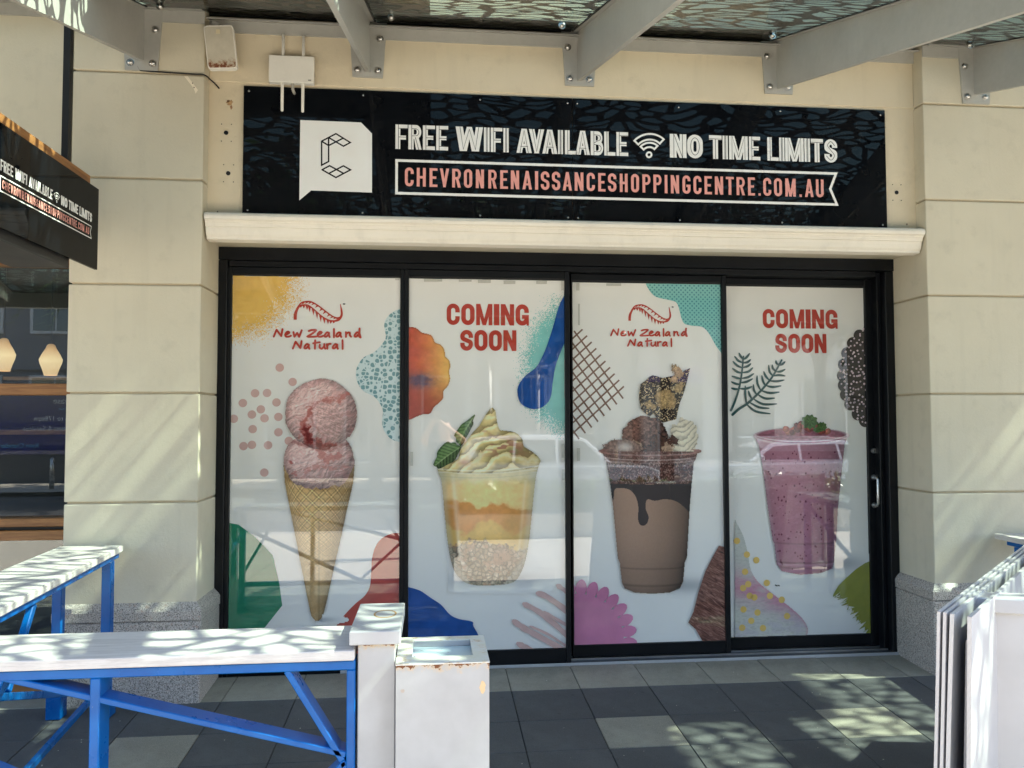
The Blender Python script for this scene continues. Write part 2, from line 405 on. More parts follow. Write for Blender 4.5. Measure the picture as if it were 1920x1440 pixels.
# handle and lock on the last leaf
hx = 2.462+.026; hy = .225
h = tube('pull_handle', [(hx, hy-.001, .955), (hx, hy-.035, .955), (hx+.003, hy-.045, .965), (hx+.003, hy-.045, 1.125), (hx, hy-.035, 1.135), (hx, hy-.001, 1.135)], .0095, M['alu'], LEAVES[3])
for zz in (.952, 1.138):
    bm = bmesh.new(); bmesh.ops.create_cone(bm, cap_ends=True, segments=16, radius1=.019, radius2=.017, depth=.008)
    bmesh.ops.transform(bm, matrix=Matrix.Translation((hx, hy-.0045, zz)) @ Matrix.Rotation(R(90), 4, 'X'), verts=bm.verts)
    obj('handle_rose', bm, M['alu'], LEAVES[3], smooth=False)
bm = bmesh.new(); bmesh.ops.create_cone(bm, cap_ends=True, segments=20, radius1=.019, radius2=.016, depth=.014)
bmesh.ops.transform(bm, matrix=Matrix.Translation((hx+.002, hy-.0075, 1.315)) @ Matrix.Rotation(R(90), 4, 'X'), verts=bm.verts)
lk = obj('lock_cylinder', bm, M['alu'], LEAVES[3]); box('keyhole', hx, hx+.004, hy-.0158, hy-.0148, 1.308, 1.322, M['black_flat'], lk)

# ================================================================== canopy
BX = [-.835+1.257*k for k in range(-4, 7)]
BX[3] = -2.085; BX[4] = -.835; BX[5] = .435; BX[6] = 1.692; BX[7] = 2.935
def zt(y): return 3.885+.345*(y+.15)                 # top of the beams (falls towards the street)
def zb(y): return 3.585+.290*(y+.15)
YE = -3.35
def wall_y(x): return YW-.007 if XL < x < XR else YP
can = thing('canopy', 'grey steel canopy with patterned glass panes over the footpath', 'canopy', (.4, YP, 3.5))
def m_frit():
    t = NT('leaf_frit_glass'); tc = t.n('TexCoord')
    # warped, stretched cells make leaf shaped clear spots between a dark printed web
    sw = t.n('TexNoise'); sw.inputs['Scale'].default_value = 1.7; sw.inputs['Detail'].default_value = 2.0
    t.l(tc.outputs['Object'], sw.inputs['Vector'])
    sub = t.n('VectorMath', operation='SUBTRACT'); t.l(sw.outputs['Color'], sub.inputs[0]); sub.inputs[1].default_value = (.5, .5, .5)
    scl = t.n('VectorMath', operation='SCALE'); t.l(sub.outputs[0], scl.inputs[0]); scl.inputs['Scale'].default_value = .42
    add = t.n('VectorMath', operation='ADD'); t.l(tc.outputs['Object'], add.inputs[0]); t.l(scl.outputs[0], add.inputs[1])
    mp = t.n('Mapping'); mp.inputs['Scale'].default_value = (5.6, 15.0, 1.0); t.l(add.outputs[0], mp.inputs[0])
    vo = t.n('TexVoronoi', feature='DISTANCE_TO_EDGE', voronoi_dimensions='2D'); vo.inputs['Scale'].default_value = 1.0
    vo.inputs['Randomness'].default_value = 1.0; t.l(mp.outputs[0], vo.inputs['Vector'])
    ed = t.noise(tc.outputs['Object'], 34, 2)
    th = t.math('MULTIPLY_ADD', ed, .15, .075)
    v1 = t.n('TexVoronoi', feature='F1', voronoi_dimensions='2D'); v1.inputs['Scale'].default_value = 1.0; v1.inputs['Randomness'].default_value = 1.0; t.l(mp.outputs[0], v1.inputs['Vector'])
    clear = t.math('MULTIPLY', t.math('GREATER_THAN', vo.outputs['Distance'], th), t.math('LESS_THAN', v1.outputs['Distance'], .56))
    fr = t.n('Fresnel'); fr.inputs[0].default_value = 1.5
    tr = t.n('BsdfTransparent'); tr.inputs[0].default_value = (.45, .56, .48, 1)
    gl = t.n('BsdfGlossy'); gl.inputs['Roughness'].default_value = .0; gl.inputs[0].default_value = (.62, .66, .63, 1)
    mc = t.n('MixShader'); t.l(fr.outputs[0], mc.inputs[0]); t.l(tr.outputs[0], mc.inputs[1]); t.l(gl.outputs[0], mc.inputs[2])
    ink = t.pbr(rgb(44, 41, 38), .25, spec=.5)
    mx = t.n('MixShader'); t.l(clear, mx.inputs[0]); t.l(ink, mx.inputs[1]); t.l(mc.outputs[0], mx.inputs[2])
    return t.done(mx.outputs[0])
M['frit'] = m_frit()
SG = M['steel_grey']
_t = NT('clear_glass_back'); _tr = _t.n('BsdfTransparent'); _tr.inputs[0].default_value = (.97, .99, .98, 1); M['clear'] = _t.done(_tr.outputs[0])
def bolt(p, x, y, z):
    bm = bmesh.new(); bmesh.ops.create_uvsphere(bm, u_segments=12, v_segments=8, radius=.0165)
    for v in bm.verts: v.co.y *= .75
    bmesh.ops.translate(bm, vec=(x, y, z), verts=bm.verts)
    b = obj('bolt', bm, M['stainless'], p, smooth=True)
    bm = bmesh.new(); bmesh.ops.create_cone(bm, cap_ends=True, segments=16, radius1=.021, radius2=.021, depth=.004)
    bmesh.ops.transform(bm, matrix=Matrix.Translation((x, y+.004, z)) @ Matrix.Rotation(R(90), 4, 'X'), verts=bm.verts)
    obj('washer', bm, M['stainless'], b)
for k, x in enumerate(BX):
    yw = wall_y(x); tk = .013
    prof = [(yw-.012, zb(yw)), (yw-.012, zt(yw)), (YE, zt(YE)), (YE, zb(YE)+.03)]
    b = prism('beam', prof, 'x', x-tk, x+tk, SG, can)
    # narrow flange along the top of the beam, under the glass
    fl = [(yw-.013, zt(yw)+.0005), (YE, zt(YE)+.0005), (YE, zt(YE)+.010), (yw-.013, zt(yw)+.010)]
    prism('top_flange', fl, 'x', x-.038, x+.038, SG, b)
    # wall plate with bolts
    w0, w1 = .112, .088
    pl_ = [(x-w0, 3.90), (x-w1, 3.552), (x+w1, 3.552), (x+w0, 3.90)] if yw > -.2 else [(x-w0, 3.86), (x-w1, 3.500), (x+w1, 3.500), (x+w0, 3.86)]
    pp = prism('wall_plate', pl_, 'y', yw-.012, yw-.0005, SG, b)
    z0 = pl_[1][1]
    for dx in (-.06, .06): bolt(can, x+dx, yw-.016, z0+.042)
    for dx in (-.072, .072): bolt(can, x+dx, yw-.016, z0+.235)
# wall angle (ledger), stepping round the pillars
segs = [(-9, -2.46, YP), (-2.46, XL, YP), (XL, XR, YW-.007), (XR, 3.30, YP), (3.30, 10, YP)]
for (a, b_, yy) in segs:
    prof = [(yy-.001, 3.785), (yy-.010, 3.785), (yy-.010, 3.853), (yy-.07, 3.831), (yy-.07, 3.841), (yy-.001, 3.866)]
    led = prism('wall_angle', prof, 'x', a, b_, M['steel_ledge'], can)
for k in range(len(BX)-1):
    x0, x1 = BX[k]+.008, BX[k+1]-.008
    ya = -.10 if k in (3, 4, 5, 6) else -.27
    yw = ya
    def Zg(y): return zt(y)+.0115
    v = []
    for zz in (0, .012):
        v += [(x0, yw, Zg(yw)+zz), (x1, yw, Zg(yw)+zz), (x1, YE-.05, Zg(YE-.05)+zz), (x0, YE-.05, Zg(YE-.05)+zz)]
    # lower sheet carries the print; only the lower face is needed for a thin laminated pane
    pane = mesh('glass_pane', v, [(0, 1, 2, 3), (7, 6, 5, 4), (1, 0, 4, 5), (3, 2, 6, 7), (0, 3, 7, 4), (2, 1, 5, 6)], M['frit'], can)
    pane.data.materials.append(M['clear'])
    for q in pane.data.polygons: q.material_index = 0 if q.index == 0 else 1
    # black gasket along each pane edge
    for xx in (x0+.022, x1-.022):
        prism('gasket', [(ya, Zg(ya)-.004), (YE, Zg(YE)-.004), (YE, Zg(YE)-.0005), (ya, Zg(ya)-.0005)], 'x', xx-.018, xx+.018, M['black_flat'], pane)
    if k in (3, 4, 5, 6): box('gasket', x0+.045, x1-.045, ya-.075, ya-.04, Zg(ya-.075)-.006, Zg(ya-.075)-.001, M['black_flat'], pane)
    yf = -1.0 if k == 3 else -.42
    prism('sun_block_strip', [(ya, Zg(ya)+.013), (ya, Zg(ya)+.016), (yf, Zg(yf)+.016), (yf, Zg(yf)+.013)], 'x', x0+.03, x1-.03, SG, pane)  # opaque strip added on the pane to keep sun off the upper wall
    if k == 4: prism('beam_sun_block', [(-.43, Zg(-.43)+.013), (-.43, Zg(-.43)+.05), (-1.7, Zg(-1.7)+.05), (-1.7, Zg(-1.7)+.013)], 'x', x0+.02, x0+.36, SG, pane)  # added cover over the glass, keeps sun dapples off the beam beside it
    for xx in (x0+.14, x1-.14):
        bolt(can, xx, -.42, Zg(-.42)-.010)
box('gutter', BX[0]-.05, BX[-1]+.05, YE-.10, YE-.03, zb(YE)-.02, zt(YE)+.03, SG, can, bev=.004)

# unseen balcony form, added above the canopy to shade the paving by the doors
sun_block = box('sun_block_slab', 2.5, 5.45, -1.73, .0, 5.6, 5.8, M['render'], fac); box('sun_block_slab', 5.4505, 6.4, -1.25, .0, 5.6, 5.8, M['render'], fac)
for k in range(24): box('sun_block_bar', 2.55+k*.12, 2.57+k*.12, -1.70, -1.68, 5.8, 6.75, SG, sun_block)
box('sun_block_rail', 2.5, 5.45, -1.715, -1.665, 6.751, 6.80, SG, sun_block)
# ================================================================== flat print: shapes, lettering
def cells(x, y, sc, seed):
    """Jittered cells: distance to nearest point, gap to the second, random id."""
    u = x/sc; v = y/sc; iu = np.floor(u).astype(int); iv = np.floor(v).astype(int); f1 = np.full(x.shape, 9.); f2 = np.full(x.shape, 9.); idd = np.zeros(x.shape)
    T1 = np.random.RandomState(seed).rand(64, 64, 3)
    for a in (-1, 0, 1):
        for b in (-1, 0, 1):
            q = T1[(iu+a) % 64, (iv+b) % 64]; d = np.hypot(iu+a+q[..., 0]-u, iv+b+q[..., 1]-v)
            n = d < f1; f2 = np.where(n, f1, np.minimum(f2, d)); idd = np.where(n, q[..., 2], idd); f1 = np.where(n, d, f1)
    return f1, f2-f1, idd
def inpoly(x, y, P):
    r = np.zeros(x.shape, bool); n = len(P)
    for i in range(n):
        x1, y1 = P[i]; x2, y2 = P[i-1]
        if y1 == y2: continue
        c = ((y1 > y) != (y2 > y)) & (x < (x2-x1)*(y-y1)/(y2-y1)+x1); r ^= c
    return r
def flat(name, polys, mat, parent, y, local=False, hole_ok=True):
    """Union of overlapping (x,z) polygons as one flat sheet facing -y."""
    vs, fs, keep = [], [], []
    for p in polys:
        ar = sum(p[i-1][0]*p[i][1]-p[i][0]*p[i-1][1] for i in range(len(p)))
        if abs(ar) < 1e-10: continue
        if ar < 0: p = p[::-1]
        keep.append([(float(a), float(c)) for a, c in p])
        b = len(vs); vs += [Vector((float(a), float(c))) for a, c in p]; fs.append(list(range(b, b+len(p))))
    ov, oe, of, _, _, orf = delaunay_2d_cdt(vs, [], fs, 0, 1e-6, True)
    if not of: return None
    A_ = np.array([[tuple(ov[i]) for i in f[:3]] for f in of]); cen = A_.mean(1)
    ins = np.zeros(len(cen), bool)
    for p in keep:
        q = np.array(p); lo, hi = q.min(0), q.max(0)
        c_ = np.nonzero((cen >= lo).all(1) & (cen <= hi).all(1) & ~ins)[0]
        if len(c_): ins[c_] = inpoly(cen[c_, 0], cen[c_, 1], p)
    tri = []
    for k_, f in enumerate(of):
        if not ins[k_]: continue
        a, b, c = (ov[i] for i in f[:3])
        if abs((b-a).cross(c-a)) < 1e-12: continue
        f = list(f)
        if (b-a).cross(c-a) < 0: f = f[::-1]
        tri.append(f)
    return mesh(name, [(v.x, y, v.y) for v in ov], tri, mat, parent, local=local)
def stroke(pts, w, closed=False, rnd=False):
    """Thick line -> list of quads (and round joins)."""
    out = []; P = [Vector((float(a), float(b))) for a, b in pts]
    W = w if isinstance(w, (list, tuple)) else [w]*len(P)
    n = len(P); nor = []
    for i in range(n):
        a = P[(i-1) % n] if (closed or i > 0) else P[i]; b = P[(i+1) % n] if (closed or i < n-1) else P[i]
        d1 = (P[i]-a).normalized() if (P[i]-a).length > 1e-9 else None; d2 = (b-P[i]).normalized() if (b-P[i]).length > 1e-9 else None
        if d1 is None: d1 = d2
        if d2 is None: d2 = d1
        t = d1+d2
        if t.length < 1e-6: t = d1
        t.normalize(); m = Vector((-t.y, t.x)); k = max(.35, abs(m.dot(Vector((-d1.y, d1.x)))))
        nor.append(m/k)
    for i in range(n if closed else n-1):
        j = (i+1) % n
        q = [P[i]+nor[i]*W[i]/2, P[i]-nor[i]*W[i]/2, P[j]-nor[j]*W[j]/2, P[j]+nor[j]*W[j]/2]
        out.append([(a.x, a.y) for a in q])
    if rnd:
        for p, ww in zip(P, W): out.append([(p.x+ww/2*math.cos(a*math.pi/4), p.y+ww/2*math.sin(a*math.pi/4)) for a in range(8)])
    return out
def smooth(pts, n=6, closed=False):
    """Catmull-Rom through the points."""
    P = [np.array(p, float) for p in pts]; out = []; m = len(P)
    for i in range(m if closed else m-1):
        if closed: a, b, c, d = P[(i-1) % m], P[i], P[(i+1) % m], P[(i+2) % m]
        else: a, b, c, d = P[max(i-1, 0)], P[i], P[i+1], P[min(i+2, m-1)]
        for k in range(n):
            t = k/n
            out.append(tuple(.5*((2*b)+(c-a)*t+(2*a-5*b+4*c-d)*t*t+(3*b-a-3*c+d)*t**3)))
    if not closed: out.append(tuple(P[-1]))
    return out
def arc(cx, cy, rx, ry, a0, a1, n=10):
    return [(cx+rx*math.cos(R(a0+(a1-a0)*i/n)), cy+ry*math.sin(R(a0+(a1-a0)*i/n))) for i in range(n+1)]
def rect(x0, y0, x1, y1): return [(x0, y0), (x1, y0), (x1, y1), (x0, y1)]
def clip(poly, x0, x1, z0, z1):
    for ax, lim, sg in ((0, x0, 1), (0, x1, -1), (1, z0, 1), (1, z1, -1)):
        out = []
        for i in range(len(poly)):
            a, b = poly[i-1], poly[i]; ia = (a[ax]-lim)*sg >= 0; ib = (b[ax]-lim)*sg >= 0
            if ia != ib:
                t = (lim-a[ax])/(b[ax]-a[ax]); out.append((a[0]+t*(b[0]-a[0]), a[1]+t*(b[1]-a[1])))
            if ib: out.append(b)
        poly = out
        if not poly: break
    return poly

def glyph(ch, w, h, t, bevelled=False):
    """Condensed capital: polygons in a w x h box, stem t."""
    s = t/2; q = min(w*.5, h*.28)            # corner radius of the round letters
    def ring(a0=None):
        c = w/2; pts = []
        rx, ry = (w-t)/2, min((w-t)/2*1.05, h*.3)
        top = h-s-ry; bot = s+ry
        return rx, ry, top, bot, c
    rx, ry, top, bot, c = ring()
    ho = t*.86
    if ch == 'I': return [rect(0, 0, w, h)]
    if ch == '.': return [rect(0, 0, w, w*1.05)]
    if ch == 'O': return stroke(arc(c, top, rx, ry, 0, 180)+arc(c, bot, rx, ry, 180, 360), t, True)
    if ch == 'C':
        return stroke([(c+rx, top-h*.10)]+arc(c, top, rx, ry, 0, 180)+arc(c, bot, rx, ry, 180, 360)+[(c+rx, bot+h*.10)], t)
    if ch == 'G':
        return stroke([(c+rx, top-h*.08)]+arc(c, top, rx, ry, 0, 180)+arc(c, bot, rx, ry, 180, 360)+[(c+rx, h*.5)], t)+[rect(c-t*.05, h*.5-ho, w, h*.5)]+([rect(w-t*.5, 0, w, h*.3)] if bevelled else [])
    if ch == 'U': return stroke([(s, h)]+arc(c, bot, rx, ry, 180, 360)+[(w-s, h)], t)
    if ch == 'S':
        r = min(ry, (h-t)*.27); m = h/2
        p = [(c+rx, top-h*.07)]+arc(c, h-s-r, rx, r, 0, 180, 10)
        p += smooth([(c-rx, h-s-r), (c-rx*.86, m+h*.085), (c, m), (c+rx*.86, m-h*.085), (c+rx, s+r)], 5)[1:-1]
        p += arc(c, s+r, rx, r, 0, -180, 10)+[(c-rx, bot+h*.07)]
        return stroke(p, t)
    if ch == 'E': return [rect(0, 0, t, h), rect(0, h-ho, w, h), rect(0, 0, w, ho), rect(0, h*.5-ho/2, w*.86, h*.5+ho/2)]
    if ch == 'F': return [rect(0, 0, t, h), rect(0, h-ho, w, h), rect(0, h*.47-ho/2, w*.86, h*.47+ho/2)]
    if ch == 'L': return [rect(0, 0, t, h), rect(0, 0, w, ho)]
    if ch == 'H': return [rect(0, 0, t, h), rect(w-t, 0, w, h), rect(0, h*.5-ho/2, w, h*.5+ho/2)]
    if ch == 'T': return [rect(0, h-ho, w, h), rect(c-s, 0, c+s, h)]
    if ch in 'PR':
        m = h*.43; rr = min((h-m)/2-s*.6, w*.5); cy = (h+m)/2
        bowl = [(s, h-ho/2), (w-s-rr*.55, h-ho/2)]+arc(w-s-rr*.55, cy, rr*.55, (h-m)/2-ho/2, 80, -80, 8)+[(w-s-rr*.55, m+ho/2), (s, m+ho/2)]
        g = [rect(0, 0, t, h)]+stroke(bowl, ho)
        if ch == 'R': g.append([(w*.40, m+ho*.5), (w*.40+t*.9, m+ho*.5), (w, 0), (w-t*1.05, 0)])
        return g
    if ch == 'B':
        g = [rect(0, 0, t, h)]
        for z0, z1, ww in ((h*.52-ho*.5, h, w*.94), (0, h*.52+ho*.5, w)):
            cy = (z0+z1)/2; rr = (z1-z0)/2-ho/2
            g += stroke([(s, z1-ho/2), (ww-s-rr*.6, z1-ho/2)]+arc(ww-s-rr*.6, cy, rr*.6, rr, 85, -85, 8)+[(ww-s-rr*.6, z0+ho/2), (s, z0+ho/2)], ho)
        return g
    if ch == 'N': return [rect(0, 0, t, h), rect(w-t, 0, w, h), [(0, h), (t*1.05, h), (w, 0), (w-t*1.05, 0)]]
    if ch == 'M':
        return [rect(0, 0, t, h), rect(w-t, 0, w, h), [(0, h), (t*1.1, h), (c+s*.9, 0), (c-s*.9, 0)], [(w-t*1.1, h), (w, h), (c+s*.9, 0), (c-s*.9, 0)]]
    if ch == 'V': return [[(0, h), (t, h), (c+s*.95, 0), (c-s*.75, 0)], [(w-t, h), (w, h), (c+s*.75, 0), (c-s*.95, 0)]]
    if ch == 'A':
        return [[(c-s*.95, h), (c+s*.75, h), (t, 0), (0, 0)], [(c-s*.75, h), (c+s*.95, h), (w, 0), (w-t, 0)], rect(w*.2, h*.22, w*.8, h*.22+ho*.8)]
    if ch == 'W':
        a = w*.28; b = w*.72
        return [[(0, h), (t, h), (a+s, 0), (a-s, 0)], [(c-s*.7, h), (c+s*.7, h), (a+s, 0), (a-s, 0)], [(c-s*.7, h), (c+s*.7, h), (b+s, 0), (b-s, 0)], [(w-t, h), (w, h), (b+s, 0), (b-s, 0)]]
def inlay(ch, w, h, t):
    """Thin dark line running inside the wide strokes of the display letters."""
    c = w/2; s = t*.62; L = []; e = h*.155
    if ch in 'EFLRB': L.append([(s, 0), (s, h)])
    if ch in 'EF': L += [[(s, h-e), (w, h-e)], [(s, h*.49), (w*.86, h*.49)]]
    if ch in 'EL': L.append([(s, e), (w, e)])
    if ch == 'I': L += [[(w*.42, 0), (w*.42, h)], [(w*.60, 0), (w*.60, h)]]
    if ch == 'T': L += [[(0, h-e), (w, h-e)], [(c, 0), (c, h-e)]]
    if ch == 'N': L += [[(t*.6, 0), (t*.6, h)], [(t*.6, h), (w-t*.6, 0)], [(w-t*.6, 0), (w-t*.6, h)]]
    if ch == 'M': L += [[(t*.6, 0), (t*.6, h), (c, h*.1), (w-t*.6, h), (w-t*.6, 0)]]
    if ch == 'V': L += [[(t*.62, h), (c, h*.07), (w-t*.62, h)]]
    if ch == 'A': L += [[(t*.62, 0), (c, h*.93), (w-t*.62, 0)], [(w*.26, h*.27), (w*.74, h*.27)]]
    if ch == 'W': L += [[(t*.6, h), (w*.28, h*.07), (c, h*.9), (w*.72, h*.07), (w-t*.6, h)]]
    if ch == 'O': L += [arc(c, h/2, w/2-t*.55, h/2-t*.5, 0, 360, 20)]
    if ch == 'R': L += [[(s, h-e)]+arc(w*.55, h*.70, w*.24, h*.145, 90, -90, 8)+[(s, h*.55)], [(w*.52, h*.5), (w*.78, 0)]]
    if ch == 'B': L += [[(s, h-e)]+arc(w*.55, h*.72, w*.22, h*.12, 90, -90, 6)+[(s, h*.5)], [(s, h*.45)]+arc(w*.6, h*.28, w*.22, h*.14, 90, -90, 6)+[(s, e)]]
    if ch == 'S': L += [smooth([(w*.8, h*.72), (w*.5, h*.9), (w*.25, h*.73), (w*.5, h*.52), (w*.77, h*.3), (w*.5, h*.1), (w*.15, h*.28)], 5)]
    return L

# ------------------------------------------------------------------ the wifi sign (built once, reused small on the hanging sign)
def m_print(name, col, var=.04, scale=5., rough=.5, coat=1.0, cior=None):
    t = NT(name); v = t.coords(); n = t.noise(v, scale, 4)
    c = t.ramp(n, [(.3, tuple(x*(1-var) for x in col[:3])), (.7, tuple(min(.9, x*(1+var)) for x in col[:3]))])
    return t.done(t.pbr(c, rough, coat=coat, coat_rough=.003, spec=0., coat_ior=cior))
M['sign_black'] = m_print('gloss_black_sign', (.004, .005, .007, 1), .2, coat=.45, cior=1.42)
M['sign_white'] = m_print('sign_white', rgb(248, 240, 236), coat=.45, cior=1.42)
M['sign_pink'] = m_print('sign_salmon', rgb(234, 164, 154), coat=.45, cior=1.42)
M['sign_ink'] = m_print('sign_ink', (.012, .012, .014, 1), coat=.45, cior=1.42)
SY = YW-.016                                          # face of the sign
SX0, SX1, SZ0, SZ1 = -1.546, 2.386, 2.7135, 3.474
def u1(x): return at(730+x/4.267, 300, SY-.002).x     # across, first half of the lettering
def u2(x): return at(1160+x/4.364, 300, SY-.002).x
L1 = [('F', 48, 146, 1), ('R', 152, 258, 1), ('E', 268, 365, 1), ('E', 375, 470, 1), ('W', 530, 750, 1), ('I', 757, 802, 1), ('F', 812, 905, 1), ('I', 913, 955, 1),
      ('A', 1018, 1140, 1), ('V', 1118, 1240, 1), ('A', 1225, 1345, 1), ('I', 1350, 1390, 1), ('L', 1405, 1500, 1), ('A', 1490, 1605, 1), ('B', 1612, 1715, 1), ('L', 1720, 1810, 1), ('E', 1818, 1912, 1),
      ('N', 420, 556, 2), ('O', 562, 690, 2), ('T', 742, 845, 2), ('I', 852, 895, 2), ('M', 905, 1058, 2), ('E', 1068, 1160, 2), ('L', 1218, 1310, 2), ('I', 1315, 1358, 2), ('M', 1364, 1515, 2), ('I', 1522, 1567, 2), ('T', 1575, 1675, 2), ('S', 1685, 1790, 2)]
L2 = [('C', 125, 195, 1), ('H', 220, 292, 1), ('E', 322, 385, 1), ('V', 405, 478, 1), ('R', 503, 573, 1), ('O', 597, 663, 1), ('N', 692, 757, 1), ('R', 792, 860, 1), ('E', 887, 948, 1), ('N', 972, 1038, 1),
      ('A', 1065, 1140, 1), ('I', 1165, 1190, 1), ('S', 1212, 1280, 1), ('S', 1300, 1367, 1), ('A', 1387, 1460, 1), ('N', 1482, 1552, 1), ('C', 1578, 1643, 1), ('E', 1670, 1728, 1), ('S', 1748, 1815, 1),
      ('H', 8, 72, 2), ('O', 100, 165, 2), ('P', 193, 260, 2), ('P', 283, 350, 2), ('I', 375, 397, 2), ('N', 425, 492, 2), ('G', 520, 585, 2), ('C', 610, 675, 2), ('E', 700, 760, 2), ('N', 785, 852, 2),
      ('T', 875, 940, 2), ('R', 962, 1030, 2), ('E', 1055, 1112, 2), ('.', 1140, 1158, 2), ('C', 1180, 1245, 2), ('O', 1268, 1333, 2), ('M', 1360, 1445, 2), ('.', 1475, 1493, 2), ('A', 1520, 1590, 2), ('U', 1610, 1673, 2)]
ZL1, HL1 = at(741.2, 279.3, SY).z, at(741.2, 233.3, SY).z-at(741.2, 279.3, SY).z
ZL2, HL2 = at(759.3, 349.2, SY).z, at(759.3, 313.9, SY).z-at(759.3, 349.2, SY).z
def lettering(parent, fn, local=False, y0=0.0, eps=.0008):
    """fn maps sign (x,z) to local (x,z). Adds lettering sheets to parent."""
    def put(name, polys, mat, lay): return flat(name, [[fn(a, b) for a, b in p] for p in polys], mat, parent, y0-eps*lay, local)
    for ch, a, b, s in L1:
        u = u1 if s == 1 else u2; x0, x1 = u(a), u(b); w = x1-x0; t = w if ch == 'I' else w*.40 if ch not in 'WM' else w*.26
        if ch in 'AV': t = w*.36
        lt = put('letter', [[(x0+p, ZL1+q) for p, q in poly] for poly in glyph(ch, w, HL1, t)], M['sign_white'], 2)
        bl = []
        for ln in inlay(ch, w, HL1, t): bl += [[(x0+p, ZL1+q) for p, q in poly] for poly in stroke(ln, .0029)]
        if eps > .0005 and bl: flat('inlay_line', [[fn(p, q) for p, q in poly] for poly in bl], M['sign_ink'], lt, y0-eps*3, local)
    for ch, a, b, s in L2:
        u = u1 if s == 1 else u2; x0, x1 = u(a), u(b); w = x1-x0
        t = w if ch in 'I.' else .0172
        put('letter', [[(x0+p, ZL2+q) for p, q in poly] for poly in glyph(ch, w, HL2, t)], M['sign_pink'], 2)
    P = [at(741.7+2, 297.3+2.4, SY), at(1571.8-4.5, 324.4+2.4, SY), at(1556.5, 355.6, SY), at(1572.5-4.5, 387-2.2, SY), at(741.7+2, 363.4-2.4, SY)]
    za = (P[0].z+P[1].z)/2; zb_ = (P[3].z+P[4].z)/2
    bx = [(P[0].x, za), (P[1].x, za), (P[2].x, (za+zb_)/2), (P[1].x+.002, zb_), (P[0].x, zb_)]
    put('banner_outline', stroke(bx, .0155, True), M['sign_white'], 2)
    def W4(x, y): p = at(1160+x/4.364, 230+(y-.045*(x-248))/4.364, SY); return (p.x, p.z)
    def band(r0, r1, h): return [W4(248+r*math.sin(R(a)), 263-r*math.cos(R(a))) for r, seq in ((r1, range(-h, h+1, 6)), (r0, range(h, -h-1, -6))) for a in seq]
    put('wifi_arc', stroke(band(62, 98, 45), .0115, True), M['sign_white'], 2); put('wifi_arc', stroke(band(124, 170, 45), .0115, True), M['sign_white'], 2)
    put('wifi_dot', stroke([W4(248+20*math.cos(R(a)), 263+20*math.sin(R(a))) for a in range(0, 360, 24)], .0115, True), M['sign_white'], 2)
wifi = thing('shopping_centre_sign', 'wide glossy black sign with white wifi lettering above the cornice', 'sign', (.42, SY, SZ0))
for a, b in ((SX0, 1.0*.388), (.390, SX1)):
    box('panel', a, b, SY, YW-.0065, SZ0, SZ1, M['sign_black'], wifi, bev=.0012)
lettering(wifi, lambda a, b: (a, b), y0=SY)
def W2(x, y): p = at(550+x/8, 210+y/8, SY); return (p.x, p.z)
LGL = [0.0]
lg = flat('speech_bubble_logo', [[W2(*p) for p in ((105, 122), (1015, 158), (1180, 325), (1180, 1210), (268, 1178), (90, 1328))]], M['sign_white'], wifi, SY-.0016)
for path_ in ([(425, 440), (640, 327), (855, 460), (752, 515), (530, 385)], [(425, 440), (530, 505), (748, 395)], [(530, 385), (530, 505)], [(425, 440), (425, 800), (530, 745), (530, 505)],
              [(432, 868), (545, 808), (748, 920)], [(432, 868), (640, 985), (858, 870), (752, 810), (545, 918)]):
    flat('logo_line', stroke([W2(*p) for p in path_], .0085, rnd=True), M['sign_ink'], lg, SY-.0022-LGL[0]); LGL[0] += .00012
for fx, fz in [(x, z) for z in (SZ1-.03, SZ0+.03) for x in (SX0+.03, -.86, -.17, .36, .42, 1.05, 1.7, SX1-.03)]:
    bm = bmesh.new(); bmesh.ops.create_uvsphere(bm, u_segments=8, v_segments=6, radius=.006)
    for v in bm.verts: v.co.y *= .5
    bmesh.ops.translate(bm, vec=(fx, SY, fz), verts=bm.verts); obj('screw', bm, M['stainless'], wifi, smooth=True)

# ================================================================== posters
PK = 1.12
PAPER = rgb(238, 236, 230)
M['paper'] = m_print('poster_paper', PAPER, .015, 3)
def pm(name, r, g, b, **k):
    L_ = .3*r+.59*g+.11*b; r, g, b = (c+(L_-c)*.10 for c in (r, g, b)); return m_print(name, rgb(r, g, b, PK), **k)
M['p_red'] = pm('print_red', 184, 62, 50); M['p_dots'] = pm('print_dusty_pink', 204, 164, 156)
M['p_green'] = pm('print_green', 42, 128, 92, var=.12, scale=7); M['p_brick'] = pm('print_brick', 184, 78, 66, var=.1, scale=6)
M['p_blue'] = pm('print_blue', 24, 76, 152, var=.18, scale=9); M['p_blush'] = pm('print_blush', 206, 168, 160, var=.06, scale=30)
M['p_brown'] = pm('print_brown_line', 128, 98, 84); M['p_fern'] = pm('print_dark_teal', 28, 74, 76, var=.3, scale=16)
M['p_black'] = pm('print_charcoal', 44, 40, 46); M['p_pale'] = pm('print_pale_dot', 206, 184, 190); M['p_olive'] = pm('print_olive', 132, 136, 38, var=.1, scale=12)
M['p_yel'] = pm('print_yellow_dot', 224, 184, 92); M['p_ink'] = pm('print_ink', 40, 38, 40)
M['p_pink'] = pm('print_daisy', 204, 122, 158, var=.16, scale=4)
M['tape'] = m_print('clear_tape', rgb(196, 194, 186), .06, 40)
